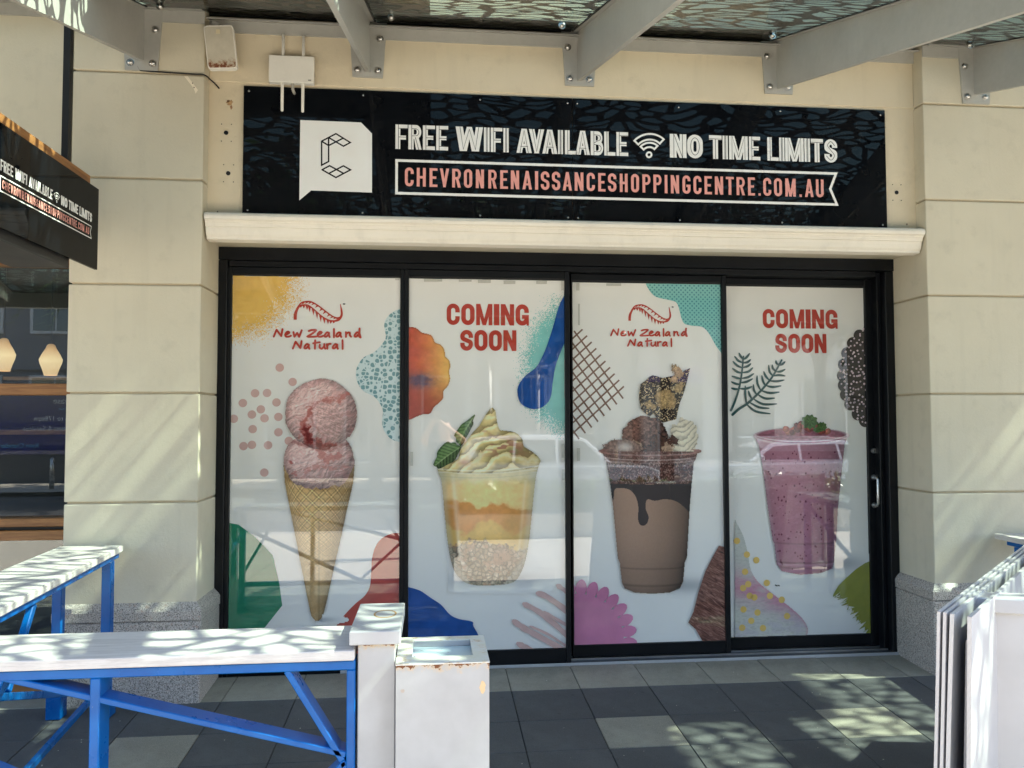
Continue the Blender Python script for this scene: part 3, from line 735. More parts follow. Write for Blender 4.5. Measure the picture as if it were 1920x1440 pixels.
def m_cells():
    t = NT('print_teal_cells'); v = t.coords((1, 0, 1))
    vo = t.n('TexVoronoi', feature='DISTANCE_TO_EDGE', voronoi_dimensions='3D'); v1 = t.n('TexVoronoi', feature='F1', voronoi_dimensions='3D')
    for q in (vo, v1): q.inputs['Scale'].default_value = 36; q.inputs['Randomness'].default_value = .62; t.l(v, q.inputs['Vector'])
    m = t.math('MULTIPLY', t.ramp(vo.outputs['Distance'], [(.07, (0, 0, 0)), (.12, (1, 1, 1))]), t.ramp(v1.outputs['Distance'], [(.50, (1, 1, 1)), (.58, (0, 0, 0))]))
    return t.done(t.pbr(t.mix(m, rgb(198, 214, 214, PK), rgb(112, 150, 154, PK)), .5, coat=1., coat_rough=.003, spec=0.))
def m_dots():
    t = NT('print_teal_dots'); v = t.coords((1, 0, 1), rot=(0, R(45), 0))
    vo = t.n('TexVoronoi', voronoi_dimensions='3D'); vo.inputs['Scale'].default_value = 48; vo.inputs['Randomness'].default_value = 0.
    t.l(v, vo.inputs['Vector'])
    c = t.ramp(vo.outputs['Distance'], [(.24, rgb(62, 132, 140, PK)), (.30, rgb(126, 188, 184, PK))])
    return t.done(t.pbr(c, .5, coat=1., coat_rough=.003, spec=0.))
def m_leather():
    t = NT('print_brown_bark'); v = t.coords((1, 1, 1), rot=(0, R(-32), 0)); mp = t.n('Mapping'); mp.inputs['Scale'].default_value = (14, 1, 90); t.l(v, mp.inputs[0])
    n = t.noise(mp.outputs[0], 1.0, 5, .65, .8)
    c = t.ramp(n, [(.32, rgb(58, 36, 32, PK)), (.5, rgb(116, 78, 68, PK)), (.70, rgb(168, 126, 112, PK))])
    return t.done(t.pbr(c, .5, coat=1., coat_rough=.003, spec=0.))
M['p_cells'] = m_cells(); M['p_tealdots'] = m_dots(); M['p_bark'] = m_leather()
def m_vcol():
    t = NT('print_picture'); a = t.n('VertexColor', layer_name='print')
    return t.done(t.pbr(a.outputs[0], .5, coat=1., coat_rough=.003, spec=0.))
M['p_pic'] = m_vcol()

POST = []; PY = []
pn = ['ice cream cone poster filling the leftmost glass door', 'yellow sundae poster reading coming soon on the second glass door',
      'chocolate drink poster with fern logo on the third glass door', 'berry smoothie poster reading coming soon beside the door handle']
for k, (x0, x1, y) in enumerate(PANELS):
    yy = y+.0165; PY.append(yy)
    p = thing('poster', pn[k], 'poster', ((x0+x1)/2, yy, ZB), 'shop opening posters in the glass doors')
    box('sheet', x0+.0015, x1-.0015, yy, yy+.002, ZB+.002, ZT-.0135, M['paper'], p)
    POST.append(p)
def pp(k, px, py): v = at(px, py, PY[k]); return (v.x, v.z)
def Q(k, ox, oy, s, pts): return [pp(k, ox+x/s, oy+y/s) for x, y in pts]
_lay = [1, 1, 1, 1]
def shape(k, name, polys, mat, lay=None, cl=True):
    x0, x1, _ = PANELS[k]
    if cl: polys = [c for c in (clip(p, x0+.002, x1-.002, ZB+.003, ZT-.014) for p in polys) if len(c) > 2]
    _lay[k] += 1
    return flat(name, polys, M[mat], POST[k], PY[k]-.00035*_lay[k])
def each(k, name, polys, mat):
    x0, x1, _ = PANELS[k]; _lay[k] += 1
    for p in polys:
        ps = [c for c in (clip(q, x0+.002, x1-.002, ZB+.003, ZT-.014) for q in ([p] if not isinstance(p[0], list) else p)) if len(c) > 2]
        if ps: flat(name, ps, M[mat], POST[k], PY[k]-.00035*_lay[k])
def disc(cx, cy, r, n=20): return [(cx+r*math.cos(2*math.pi*i/n), cy+r*math.sin(2*math.pi*i/n)) for i in range(n)]

# ---- numpy painter for the printed photographs
_rs = np.random.RandomState(7); _tab = _rs.rand(128, 128)
def vn(x, y):
    xi = np.floor(x).astype(int); yi = np.floor(y).astype(int); fx = x-xi; fy = y-yi
    fx = fx*fx*(3-2*fx); fy = fy*fy*(3-2*fy)
    g = lambda a, b: _tab[a % 128, b % 128]
    return (g(xi, yi)*(1-fx)+g(xi+1, yi)*fx)*(1-fy)+(g(xi, yi+1)*(1-fx)+g(xi+1, yi+1)*fx)*fy
def fbm(x, y, o=4):
    s = 0; a = .5; t = 0
    for i in range(o): s = s+a*vn(x*2**i+17*i, y*2**i+31*i); t += a; a *= .55
    return s/t
def segd(x, y, P):
    d = np.full(x.shape, 1e9)
    for (x1, y1), (x2, y2) in zip(P, P[1:]):
        dx, dy = x2-x1, y2-y1; t = np.clip(((x-x1)*dx+(y-y1)*dy)/(dx*dx+dy*dy+1e-9), 0, 1)
        d = np.minimum(d, np.hypot(x-x1-t*dx, y-y1-t*dy))
    return d
def lay_in(col, m, c):
    m = np.asarray(m, float)[..., None]; return col*(1-m)+np.asarray(c, float)*m
def sm(a, b, x): t = np.clip((x-a)/(b-a), 0, 1); return t*t*(3-2*t)
def picture(k, name, x0, y0, x1, y1, step, fn, lift=0):
    """fn(x,y) in photograph pixels -> (rgb 0..255, mask). Becomes a fine coloured sheet on poster k."""
    nx = int((x1-x0)/step); ny = int((y1-y0)/step)
    xs = np.linspace(x0, x1, nx+1); ys = np.linspace(y0, y1, ny+1)
    xc, yc = np.meshgrid((xs[1:]+xs[:-1])/2, (ys[1:]+ys[:-1])/2)
    col, m = fn(xc, yc); m = m & (xc > 0)
    if lift >= 0: lu = (col*np.array([.3, .59, .11])).sum(-1, keepdims=True); col = col+(lu-col)*(.12 if 'picture' in name else 0.)
    col = np.clip(col, 0, 255)/255.; L_ = np.where(col <= .04045, col/12.92, ((col+.055)/1.055)**2.4)*PK; L_ = np.clip(L_, 0, .86)
    _lay[k] += 1; Y = PY[k]-.00035*_lay[k]-lift
    gx, gy = np.meshgrid(xs, ys)
    d = np.array(_fw)[None, None]+((gx-960)/FPX)[..., None]*np.array(_r2)-((gy-720)/FPX)[..., None]*np.array(_u2)
    t = (Y-CAM.y)/d[..., 1]; P = np.array(CAM)+t[..., None]*d
    px0, px1, _ = PANELS[k]
    cx = (P[1:, 1:, 0]+P[:-1, :-1, 0])/2; cz = (P[1:, 1:, 2]+P[:-1, :-1, 2])/2
    m &= (cx > px0+.002) & (cx < px1-.002) & (cz > ZB+.003) & (cz < ZT-.0145)
    iy, ix = np.nonzero(m); w = nx+1
    a = iy*w+ix; F = np.stack([a, a+w, a+w+1, a+1], 1)
    used, inv = np.unique(F, return_inverse=True); F = inv.reshape(F.shape)
    V = P.reshape(-1, 3)[used]
    me = bpy.data.meshes.new(name); me.vertices.add(len(V)); me.vertices.foreach_set('co', V.ravel())
    n = len(F); me.loops.add(4*n); me.loops.foreach_set('vertex_index', F.ravel().astype(np.int32)); me.polygons.add(n)
    me.polygons.foreach_set('loop_start', np.arange(0, 4*n, 4, dtype=np.int32)); me.polygons.foreach_set('loop_total', np.full(n, 4, np.int32))
    me.update()
    ca = me.color_attributes.new('print', 'FLOAT_COLOR', 'CORNER')
    C = np.ones((n, 4, 4), np.float32); C[:, :, :3] = L_[iy, ix][:, None, :]; ca.data.foreach_set('color', C.ravel())
    me.materials.append(M['p_pic']); o = link(name, me, POST[k]); return o
WHITE = np.array([226.1, 224.2, 218.5])
# ------------------------------------------------------------------ poster 1: cone
A0 = (420, 500, 4.235); A1 = (420, 840, 4.235)
def spray(cx, cy, rx, ry, c, seed, side=0):
    def fn(x, y):
        d = np.hypot((x-cx)/rx, (y-cy)/ry)+.16*(fbm(x/26, y/26)-.5)
        rr = np.random.RandomState(seed).rand(*x.shape); p = 1-sm(.50, 1.12, d)
        sp = vn(x/1.7, y/1.7)*.45+rr*.55
        return np.broadcast_to(np.array(c, float), x.shape+(3,))*(1+.10*(fbm(x/16, y/16)-.5))[..., None], sp < p*.98
    return fn
picture(0, 'yellow_spray', 434, 510, 640, 690, 1.0, spray(432, 510, 150, 150, (224, 182, 96), 3))
each(0, 'dot', [disc(*pp(0, A0[0]+x/4.235, A0[1]+y/4.235), .0255) for x, y in ((443, 802), (545, 915), (247, 1005), (342, 1003), (150, 1083), (417, 1078), (293, 1133), (222, 1174), (322, 1204), (432, 1193), (78, 1208), (228, 1290), (432, 1315), (515, 1383), (155, 1425), (222, 1415), (350, 1418), (320, 1635))], 'p_dots')
shape(0, 'cell_blob', [smooth(Q(0, *A0, ((1440, 320), (1397, 335), (1340, 360), (1290, 410), (1272, 470), (1285, 560), (1250, 620), (1190, 680), (1110, 720), (1060, 790), (1047, 860), (1065, 930), (1110, 990), (1190, 1030), (1240, 1090), (1262, 1150), (1255, 1240), (1275, 1310), (1330, 1370), (1397, 1393), (1440, 1400))), 4)], 'p_cells')
shape(0, 'green_shape', [Q(0, *A1, ((30, 592), (45, 595), (115, 608), (240, 700), (330, 790), (385, 850), (398, 890), (410, 950), (440, 1080), (463, 1250), (320, 1430), (260, 1530), (30, 1560)))], 'p_green')
shape(0, 'red_shape', [smooth(Q(0, *A1, ((1420, 672), (1395, 675), (1330, 680), (1250, 720), (1200, 790), (1175, 880), (1170, 960), (1160, 1090), (1120, 1170), (1050, 1230), (970, 1310), (900, 1400), (850, 1500), (830, 1640))), 5)+Q(0, *A1, ((1420, 1640),))], 'p_brick')
# brand fern mark and hand lettering, also used on poster 3
def fern_mark(k, ox, oy, s):
    f = lambda pts: [pp(k, ox+x*s/8.727, oy+y*s/8.727) for x, y in pts]
    pol = []
    sc = .46*s/1000*.73
    spine = smooth([(468, 520), (470, 440), (490, 370), (540, 295), (610, 280), (680, 285), (760, 340), (850, 420), (940, 490), (1030, 530), (1110, 540), (1180, 520), (1225, 450), (1225, 370), (1205, 260)], 5)
    W_ = [.019, .020, .016, .011, .010, .008, .008, .008, .008, .008, .010, .014, .014, .012, .003]
    ws = np.interp(np.linspace(0, 14, len(spine)), range(15), W_)*s
    pol += stroke(f(spine), list(ws), rnd=False)
    pol += stroke(f(smooth([(500, 330), (560, 250), (650, 222), (740, 232), (850, 295), (960, 380), (1070, 460), (1150, 490), (1200, 480)], 5)), .0085*s)
    top = smooth([(600, 238), (680, 225), (760, 245), (850, 300), (960, 385), (1060, 452), (1130, 485), (1185, 495)], 6); bot = smooth([(555, 285), (640, 280), (720, 310), (820, 395), (910, 470), (1000, 520), (1080, 535), (1150, 528)], 6)
    n = 11
    for i in range(n):
        a = top[int((i+.5)/n*(len(top)-1))]; b = bot[max(0, int((i+.1)/n*(len(bot)-1)))]
        m = (b[0]*.62+a[0]*.38-2, b[1]*.62+a[1]*.38)
        pol.append(f([(a[0]-17, a[1]-6), (a[0]+19, a[1]+10), m]))
    bt = smooth([(550, 290), (620, 285), (700, 300), (790, 370), (880, 450), (970, 510), (1060, 540), (1120, 545)], 6)
    for i in range(11):
        b = bt[int((i+.4)/11*(len(bt)-1))]; L_ = (35, 50, 75, 100, 108, 112, 110, 95, 72, 52, 36)[i]
        pol.append(f([(b[0]-22, b[1]-4), (b[0]+24, b[1]+14), (b[0]+L_*.12-6, b[1]+L_)]))
    shape(k, 'fern_logo', pol, 'p_red')
    T = []
    def fl():
        if T: each(k, 'letter', [list(T)], 'p_red'); T.clear()
    def st(p, w=.0125): T.extend(stroke(f(smooth(p, 4)), w*s, rnd=True))
    def pl(p, w=.0125): T.extend(stroke(f(p), w*s, rnd=True))
    def a_(x, y): st([(x+70, y-62), (x+40, y-72), (x+8, y-40), (x, y-8), (x+30, y-4), (x+62, y-40), (x+72, y-64)]); st([(x+72, y-64), (x+70, y-25), (x+82, y+4)])
    def e_(x, y): st([(x+4, y-34), (x+45, y-48), (x+72, y-70), (x+45, y-84), (x+10, y-50), (x+14, y-8), (x+60, y-2), (x+98, y-18)])
    def n_(x, y): st([(x, y-78), (x+2, y-40), (x, y)]); st([(x+2, y-45), (x+35, y-72), (x+62, y-66), (x+64, y-30), (x+84, y-4)])
    def N_(x, y): pl([(x, y), (x+45, y-112)]); pl([(x+45, y-112), (x+122, y-8)]); pl([(x+122, y-8), (x+142, y-122)])
    N_(118, 796); fl(); e_(300, 800); fl(); pl([(440, 722), (455, 798)]); pl([(455, 798), (500, 735)]); pl([(500, 735), (532, 800)]); pl([(532, 800), (575, 692)])
    fl(); st([(690, 705), (740, 690), (808, 692), (750, 745), (672, 795), (745, 800), (815, 795)]); fl(); e_(830, 800); fl(); a_(950, 800); fl(); pl([(1102, 672), (1102, 808)]); fl(); a_(1140, 800); fl(); n_(1298, 802); fl(); a_(1440, 800); pl([(1522, 665), (1518, 740)]); pl([(1518, 740), (1538, 812)])
    fl(); N_(432, 992); fl(); a_(620, 992); fl(); pl([(796, 858), (792, 995)]); st([(765, 905), (820, 898), (872, 890)]); fl(); st([(872, 930), (868, 975), (905, 994), (940, 960)]); st([(945, 920), (945, 965), (962, 996)])
    fl(); st([(990, 920), (995, 995)]); st([(993, 950), (1020, 918), (1050, 916)]); fl(); a_(1085, 992); fl(); pl([(1243, 856), (1245, 1000)])
    fl()
    shape(k, 'trademark', stroke(f([(1250, 262), (1266, 262)]), .004*s)+stroke(f([(1258, 262), (1258, 276)]), .004*s)+stroke(f([(1270, 276), (1270, 262), (1276, 270), (1282, 262), (1282, 276)]), .003*s), 'p_ink')
fern_mark(0, 500, 540, 1.0)

def cone(x, y):
    wob = (fbm(x/9, y/9)-.5)
    col = np.zeros(x.shape+(3,)); msk = np.zeros(x.shape, bool)
    hw = np.interp(y, [868, 905, 1130, 1155, 1163], [67, 64, 17, 11, 4]); cx = np.interp(y, [868, 1163], [598.5, 594.5])
    cm = (np.abs(x-cx) < hw+.8*wob) & (y > 872) & (y < 1164)
    u = np.clip((x-cx)/(hw+1e-6), -1, 1); n = np.sqrt(np.clip(1-u*u, 0, 1)); fade = 1-.65*sm(930, 1080, y)
    c = np.array([212, 172, 112.])*(.62+.42*n-.12*u)[..., None]
    for sgn, sp, ti in ((1, 22., .62), (-1, 22., .62)):
        ph = ((y-880)*.80+sgn*np.arcsin(u)*hw*.85+3.5*(fbm(x/16+sgn, y/16)-.5))/(sp*(.45+.55*hw/65)); g = np.abs((ph % 1)-.5)*2
        ridge = sm(.70, .95, g); c = c*(1+.13*ridge*fade)[..., None]; c = c*(1-.20*sm(.50, .68, g)*(1-ridge)*fade)[..., None]
    c = lay_in(c, sm(.5, .8, fbm(x/14, y/22))*.35, (176, 126, 72)); c = lay_in(c, sm(.5, .8, fbm(x/9+7, y/5))*.25, (232, 204, 150))
    c *= (1+.22*(fbm(x/2.4, y/2.4)-.5))[..., None]*(1-.16*sm(960, 1160, y))[..., None]
    c *= (1-.30*np.exp(-((x-598)/2.0)**2)*sm(930, 1000, y)*.5)[..., None]
    col = np.where(cm[..., None], c, col); msk |= cm
    def scoop(cx, cy, rx, ry, seed, jag):
        nonlocal col, msk
        ang = np.arctan2(y-cy, x-cx); d = np.hypot((x-cx)/rx, (y-cy)/ry)
        edge = 1+.10*(fbm(np.cos(ang)*2.2+seed, np.sin(ang)*2.2+seed)-.5)+(.10*jag*(vn(x/7+seed, y*0+seed)-.45))*sm(.45, .8, (y-cy)/ry)+.02*(vn(x/2.5, y/2.5)-.5)
        m = d < edge; nz = np.sqrt(np.clip(1-d*d, 0, 1)); lx = (x-cx)/rx; ly = (y-cy)/ry
        wx = x+9*(fbm(x/22+seed, y/22)-.5)*2; wy = y+.35*(x-cx)+9*(fbm(x/22, y/22+seed)-.5)*2
        h = lambda a, b: fbm(a/8+seed, b/4.6+seed, 4)
        rel = h(wx+1.2, wy+1.2)-h(wx-.6, wy-.6)                         # slope of the scraped surface
        L_ = np.clip(-.38*lx-.50*ly+.74*nz, 0, 1.2)
        pit = sm(.60, .70, fbm(wx/3.2+9*seed, wy/1.7+seed, 3))
        b = np.array([228, 184, 178.])*(.68+.36*L_-.62*rel)[..., None]
        b = lay_in(b, pit*.32, (168, 104, 98)); b = lay_in(b, sm(.58, .74, fbm(wx/17+2*seed, wy/11+seed))*.35, (206, 138, 134)); b = lay_in(b, sm(.60, .80, fbm(wx/13+5*seed, wy/6))*.35, (240, 208, 202))
        b *= (1-.12*sm(.8, 1.0, d))[..., None]
        col = np.where(m[..., None], b, col); msk |= m; return m
    m2 = scoop(598, 862, 66, 54, 2.3, 1.4)
    for P, w, cc, kk in (([(588, 826), (600, 846), (610, 862), (634, 856)], 10, (182, 98, 92), .7), ([(572, 884), (600, 874), (625, 880), (648, 872)], 5, (190, 112, 106), .5), ([(552, 888), (560, 896)], 3, (176, 92, 86), .6), ([(545, 866), (546, 868)], 2.2, (160, 70, 64), .8)):
        dd = segd(x, y, P)+10*(fbm(x/5, y/4)-.5)*2; col = lay_in(col, m2*sm(w, w*.3, dd)*kk, cc)
    m1 = scoop(602, 777, 67, 65, 5.1, .5)
    rip = [(650, 740), (634, 750), (604, 754), (582, 768), (571, 792), (567, 815), (584, 830), (612, 842), (640, 840)]
    dd = segd(x, y, rip)+9*(fbm(x/7, y/6)-.5)*2; col = lay_in(col, m1*sm(8, 1.5, dd)*.75, (178, 88, 78))
    dd = segd(x, y, [(574, 806), (582, 824), (606, 836), (626, 838)])+11*(fbm(x/6+4, y/5)-.5)*2; col = lay_in(col, m1*sm(12, 3, dd)*.9, (144, 48, 42)); col = lay_in(col, m1*sm(5, 1, dd)*.6, (92, 28, 26))
    # folded curl: lighter lobe with a torn rim
    e = np.hypot((x-614-(y-785)*.28)/29, (y-787)/35)+.16*(fbm(x/9, y/7)-.5)*2; mm = sm(1.02, .90, e)*m1
    wy = y*1.0-.5*x; rel = fbm((x+1)/6, (wy+1)/4.2, 4)-fbm((x-.5)/6, (wy-.5)/4.2, 4)
    b = np.array([220, 172, 166.])*(.82+.16*np.clip(-.6*(x-614)/29-.5*(y-787)/35+.5, 0, 1)-.65*rel)[..., None]; b = lay_in(b, sm(.60, .70, fbm(x/3+4, wy/1.6))*.4, (150, 86, 82))
    col = col*(1-mm[..., None])+b*mm[..., None]; col = lay_in(col, m1*np.exp(-((e-1.0)/.07)**2)*.35*sm(640, 600, x+.4*(y-785)), (150, 72, 68))
    dd = segd(x, y, [(544, 826), (575, 836), (620, 843), (654, 830)])+5*(fbm(x/5, y/5)-.5)*2; col = lay_in(col, msk*sm(6, 0, dd)*.5, (124, 58, 54))
    dd = segd(x, y, [(538, 895), (572, 910), (600, 917), (640, 908), (660, 894)])+4*(fbm(x/6, y/6)-.5); col = lay_in(col, cm*(~m2)*sm(9, 0, dd)*.45, (120, 84, 50))
    return col, msk
picture(0, 'ice_cream_cone_picture', 525, 705, 678, 1168, .8, cone)
picture(0, 'printed_shadow', 590, 1150, 670, 1178, 2.0, lambda x, y: (lay_in(np.broadcast_to(WHITE, x.shape+(3,)).copy(), .42*np.exp(-((y-1162)/5)**2-((x-598)/30)**2), (90, 95, 105)), (np.exp(-((y-1162)/5)**2-((x-598)/30)**2) > .03) & ((x > 603) | (y > 1164))))

def soft(k, name, x0, y0, x1, y1, cx, cy, rx, ry, kk, inside):
    f = lambda x, y: np.exp(-np.abs((x-cx)/rx)**2.5-np.abs((y-cy)/ry)**2)
    return picture(k, name, x0, y0, x1, y1, 2.0, lambda x, y: (lay_in(np.broadcast_to(WHITE, x.shape+(3,)).copy(), kk*f(x, y), (84, 90, 100)), (f(x, y) > .03)))
# ------------------------------------------------------------------ heavy lettering
picture(1, 'teal_spray', 930, 540, 1066, 860, 1.0, spray(1078, 690, 118, 150, (126, 188, 182), 5))
def words(k, rows):
    pol = []
    for txt, x0, x1, y0, y1, wd in rows:
        a = pp(k, x0, (y0+y1)/2)[0]; b = pp(k, x1, (y0+y1)/2)[0]; zt_ = pp(k, (x0+x1)/2, y0)[1]; zb_ = pp(k, (x0+x1)/2, y1)[1]
        tot = sum(wd)+.075*(len(wd)-1); u = (b-a)/tot; x = a
        for ch, w in zip(txt, wd):
            t = w*u*(.34 if ch not in 'MN' else .235 if ch == 'M' else .32) if ch != 'I' else w*u
            each(k, 'letter', [[[(x+p, zb_+q) for p, q in g] for g in glyph(ch, w*u, zt_-zb_, t, True)]], 'p_red')
            x += (w+.075)*u
WC = [.64, .66, .80, .27, .66, .66]; WS = [.64, .66, .66, .66]
words(1, [('COMING', 837.5, 991.5, 570, 610, WC), ('SOON', 863, 968, 619, 658, WS)])
words(3, [('COMING', 1430, 1570, 580, 616, WC), ('SOON', 1453.5, 1549, 626, 662, WS)])

# ------------------------------------------------------------------ poster 2: sundae
B0 = (640, 480, 3.0); B1 = (640, 960, 3.0)
sc_out = [(x/3+640, y/3+480) for x, y in ((370, 400), (382, 400), (420, 405), (450, 430), (480, 437), (510, 450), (527, 485), (560, 500), (580, 530), (585, 565), (608, 590), (612, 625), (605, 650), (612, 690), (600, 730), (575, 760), (572, 800), (545, 830), (520, 850), (500, 885), (460, 890), (420, 905), (382, 922), (370, 922))]
sc_sm = smooth(sc_out, 4)
def wash(x, y):
    u = sm(768, 845, x+14*(fbm(x/20, y/20)-.5)); v = sm(610, 790, y)
    c = lay_in(np.broadcast_to(np.array([196, 92, 74.]), x.shape+(3,)), u, (230, 176, 96)); c = lay_in(c, sm(.55, 1, v)*.6, (140, 58, 60))
    sp = np.exp(-((x-786)/26)**2-((y-714)/14)**2); c = lay_in(c, np.clip(sp*1.1*(.4+fbm(x/5, y/4)), 0, .8), (74, 72, 100))
    edge = segd(x, y, sc_sm); c = c*(1-.16*sm(4, 0, edge))[..., None]; c = c*(1+.18*(fbm(x/12+7, y/9)-.5))[..., None]
    return c, inpoly(x, y, sc_sm)
soft(1, 'printed_shadow', 840, 1060, 1040, 1120, 930, 1088, 95, 14, .35, None)
picture(1, 'watercolour_scallop', 760, 610, 850, 792, 1.1, wash)
shape(1, 'blue_spoon', [smooth(Q(1, *B0, ((1275, 180), (1260, 210), (1225, 280), (1190, 400), (1150, 520), (1100, 620), (1040, 670), (1000, 720), (990, 770), (1010, 830), (1070, 860), (1130, 850), (1175, 800), (1190, 700), (1210, 600), (1275, 440))), 4)], 'p_blue')
shape(1, 'blue_corner', [smooth(Q(1, *B1, ((360, 418), (372, 420), (440, 440), (500, 480), (560, 520), (610, 575), (660, 600), (735, 615), (742, 640), (770, 690), (800, 780))), 4)+Q(1, *B1, ((810, 830), (360, 830)))], 'p_blue')
br = []
random.seed(2)
for P, w in (([(1215, 412), (1275, 452)], 38), ([(1102, 455), (1160, 478), (1275, 560)], 46), ([(1026, 515), (1110, 560), (1200, 630), (1275, 700)], 46), ([(1140, 560), (1275, 640)], 24), ([(968, 612), (1040, 660), (1150, 720), (1275, 790)], 44), ([(1060, 640), (1170, 690), (1275, 760)], 18), ([(992, 738), (1050, 768), (1110, 800)], 44)):
    ps = smooth(P, 5); ww = [w*(.8+.35*random.random())*.00078*(.6 if i == 0 else 1) for i in range(len(ps))]
    shape(1, 'brush_stroke', stroke(Q(1, *B1, ps), ww, rnd=True), 'p_blush')
Z3 = lambda pts: [(760+x/3.89, 740+y/3.89) for x, y in pts]
CUP2 = smooth(Z3([(228, 520), (243, 580), (265, 640), (285, 850), (300, 1000), (320, 1150), (355, 1280), (420, 1360), (500, 1388), (600, 1392), (750, 1380), (820, 1340), (870, 1230), (900, 1080), (920, 900), (945, 650), (962, 560), (980, 500)]), 4)
SWL = smooth(Z3([(632, 92), (600, 128), (565, 180), (540, 225), (510, 255), (480, 290), (440, 345), (410, 385), (395, 430), (380, 470), (300, 510), (300, 560), (600, 575), (900, 540), (985, 490), (945, 430), (890, 395), (862, 370), (850, 320), (800, 275), (720, 262), (688, 255), (668, 190), (658, 115)]), 4)
LF1 = smooth(Z3([(505, 152), (495, 200), (480, 235), (462, 290), (430, 335), (400, 370), (380, 345), (362, 300), (385, 255), (410, 215), (450, 195)]), 3)
LF2 = smooth(Z3([(400, 375), (345, 350), (300, 352), (255, 395), (222, 460), (213, 522), (265, 532), (330, 500), (375, 455), (402, 410)]), 3)
def leaf(col, x, y, P, vein, msk):
    e = segd(x, y, P+[P[0]]); ins = inpoly(x, y, P); along = (x*.7+y*.7); m = np.where(ins, e, -e) > 1.3*np.sin(along/1.9)-.4
    d = segd(x, y, vein); (x0, y0), (x1, y1) = vein[0], vein[-1]; t = ((x-x0)*(x1-x0)+(y-y0)*(y1-y0))/np.hypot(x1-x0, y1-y0); sd = np.sign((x-x0)*(y1-y0)-(y-y0)*(x1-x0))
    rib = np.abs((((t-d*.75)/7.5) % 1)-.5)*2
    c = np.array([98, 132, 74.])*(.86+.16*sd*np.sign(x1-x0+.1)+.34*(fbm(x/3, y/3)-.5))[..., None]
    c = c*(1-.30*sm(.55, .95, rib))[..., None]; c = lay_in(c, sm(.30, .05, rib)*.30, (150, 176, 118)); c = lay_in(c, sm(1.8, .4, d)*.55, (166, 186, 130)); c *= (1-.25*sm(3, 0, e))[..., None]
    return np.where(m[..., None], c, col), msk | m
def sundae(x, y):
    zx = (x-760)*3.89; zy = (y-740)*3.89
    m = inpoly(x, y, CUP2); col = np.broadcast_to(np.array([214, 196, 142.]), x.shape+(3,)).copy()
    cx = 600+(zy-560)*.0; half = np.interp(zy, [540, 700, 1000, 1200, 1390], [360, 338, 305, 275, 130]); u = np.clip((zx-600)/half, -1, 1); n = np.sqrt(np.clip(1-u*u, 0, 1))
    col = lay_in(col, sm(600, 680, zy), (240, 198, 130))
    # amber layer, mousse and peach
    b1 = 800+34*np.sin(zx/120.+.8)+70*(fbm(x/16, y/14)-.5)+60*np.exp(-((zx-530)/60)**2)
    col = lay_in(col, sm(-14, 14, zy-b1), (212, 142, 78))
    col = lay_in(col, np.exp(-((zx-300)/60)**2)*sm(740, 800, zy)*sm(1070, 1020, zy), (196, 132, 54))
    b2 = 960+50*np.sin(zx/60.+1)+70*(fbm(x/12+3, y/12)-.5)
    col = lay_in(col, sm(-18, 18, zy-b2)*.9, (216, 176, 92))
    col = lay_in(col, np.exp(-((zx-790)/90)**2-((zy-950)/80)**2)*.75, (176, 126, 42))
    col = lay_in(col, np.exp(-((zx-470)/120)**2-((zy-900)/50)**2)*.5, (226, 160, 104))
    col *= (1+.14*(fbm(x/8, y/8)-.5))[..., None]
    # oat and nut layer
    b3 = 1090+40*(fbm(x/10+8, y/10)-.5)*2+30*np.sin(zx/110.)
    f1, gp, idd = cells(x+3*(fbm(x/7, y/7)-.5), y+3*(fbm(x/7+9, y/7)-.5), 8.5, 4); g1 = fbm(x/2.6, y/2.6, 3)
    tone = np.stack([138+60*idd, 116+62*idd, 84+66*idd], -1)
    gran = tone*(.46+.58*sm(.0, .34, gp)*(1-.45*f1)+.45*(g1-.5))[..., None]
    gran = lay_in(gran, sm(.56, .66, fbm(x/9+5, y/8+1))*.7, (168, 122, 92)); gran = lay_in(gran, np.exp(-((zx-720)/95)**2-((zy-1180)/75)**2)*.9, (164, 120, 94)); gran = lay_in(gran, sm(.66, .74, fbm(x/5+15, y/5))*.8, (84, 66, 52))
    col = lay_in(col, sm(-10, 12, zy-b3), [0, 0, 0])+gran*sm(-10, 12, zy-b3)[..., None]
    # clear cup: dark edges and highlights
    col *= (.80+.26*n)[..., None]
    col = lay_in(col, sm(.80, .98, np.abs(u))*.5*(zy > 560), (176, 176, 160))
    col = lay_in(col, np.exp(-((u+.72)/.05)**2)*.35*(zy > 580)*(zy < 1250), (244, 240, 224)); col = lay_in(col, np.exp(-((u-.80)/.04)**2)*.3*(zy > 620)*(zy < 1200), (240, 234, 214))
    msk = m.copy()
    # swirl
    ms = inpoly(x, y, SWL); w = fbm(x/30, y/30)-.5
    ph = (zy*1.0+.46*(zx-600)+60*np.sin((zx-380)/150.))/92.+1.3*w; fr_a = ph-np.floor(ph)
    s = np.array([230, 204, 130.])*(.98-.30*sm(.55, 1.0, fr_a)+.05*np.sin(fr_a*6.3)+.10*(fbm(x/9, y/3.5)-.5))[..., None]
    s = lay_in(s, np.exp(-((fr_a-.22)/.16)**2)*.6, (246, 238, 196)); s = lay_in(s, sm(.86, 1.0, fr_a)*.45, (156, 128, 70)); s *= (1-.14*np.clip((zx-640)/330, 0, 1))[..., None]
    sauce = sm(.50, .66, fbm(x/16+6, y/7+2, 2))*(np.exp(-((zx-730)/150)**2-((zy-385)/70)**2)+.5*np.exp(-((zx-600)/60)**2-((zy-230)/80)**2))
    s = lay_in(s, np.clip(sauce, 0, .85), (168, 108, 84)); s = lay_in(s, np.exp(-((zx-500)/45)**2-((zy-440)/35)**2)*.8, (216, 206, 190)); s = lay_in(s, np.exp(-((zx-430)/40)**2-((zy-495)/22)**2)*.8, (186, 122, 78))
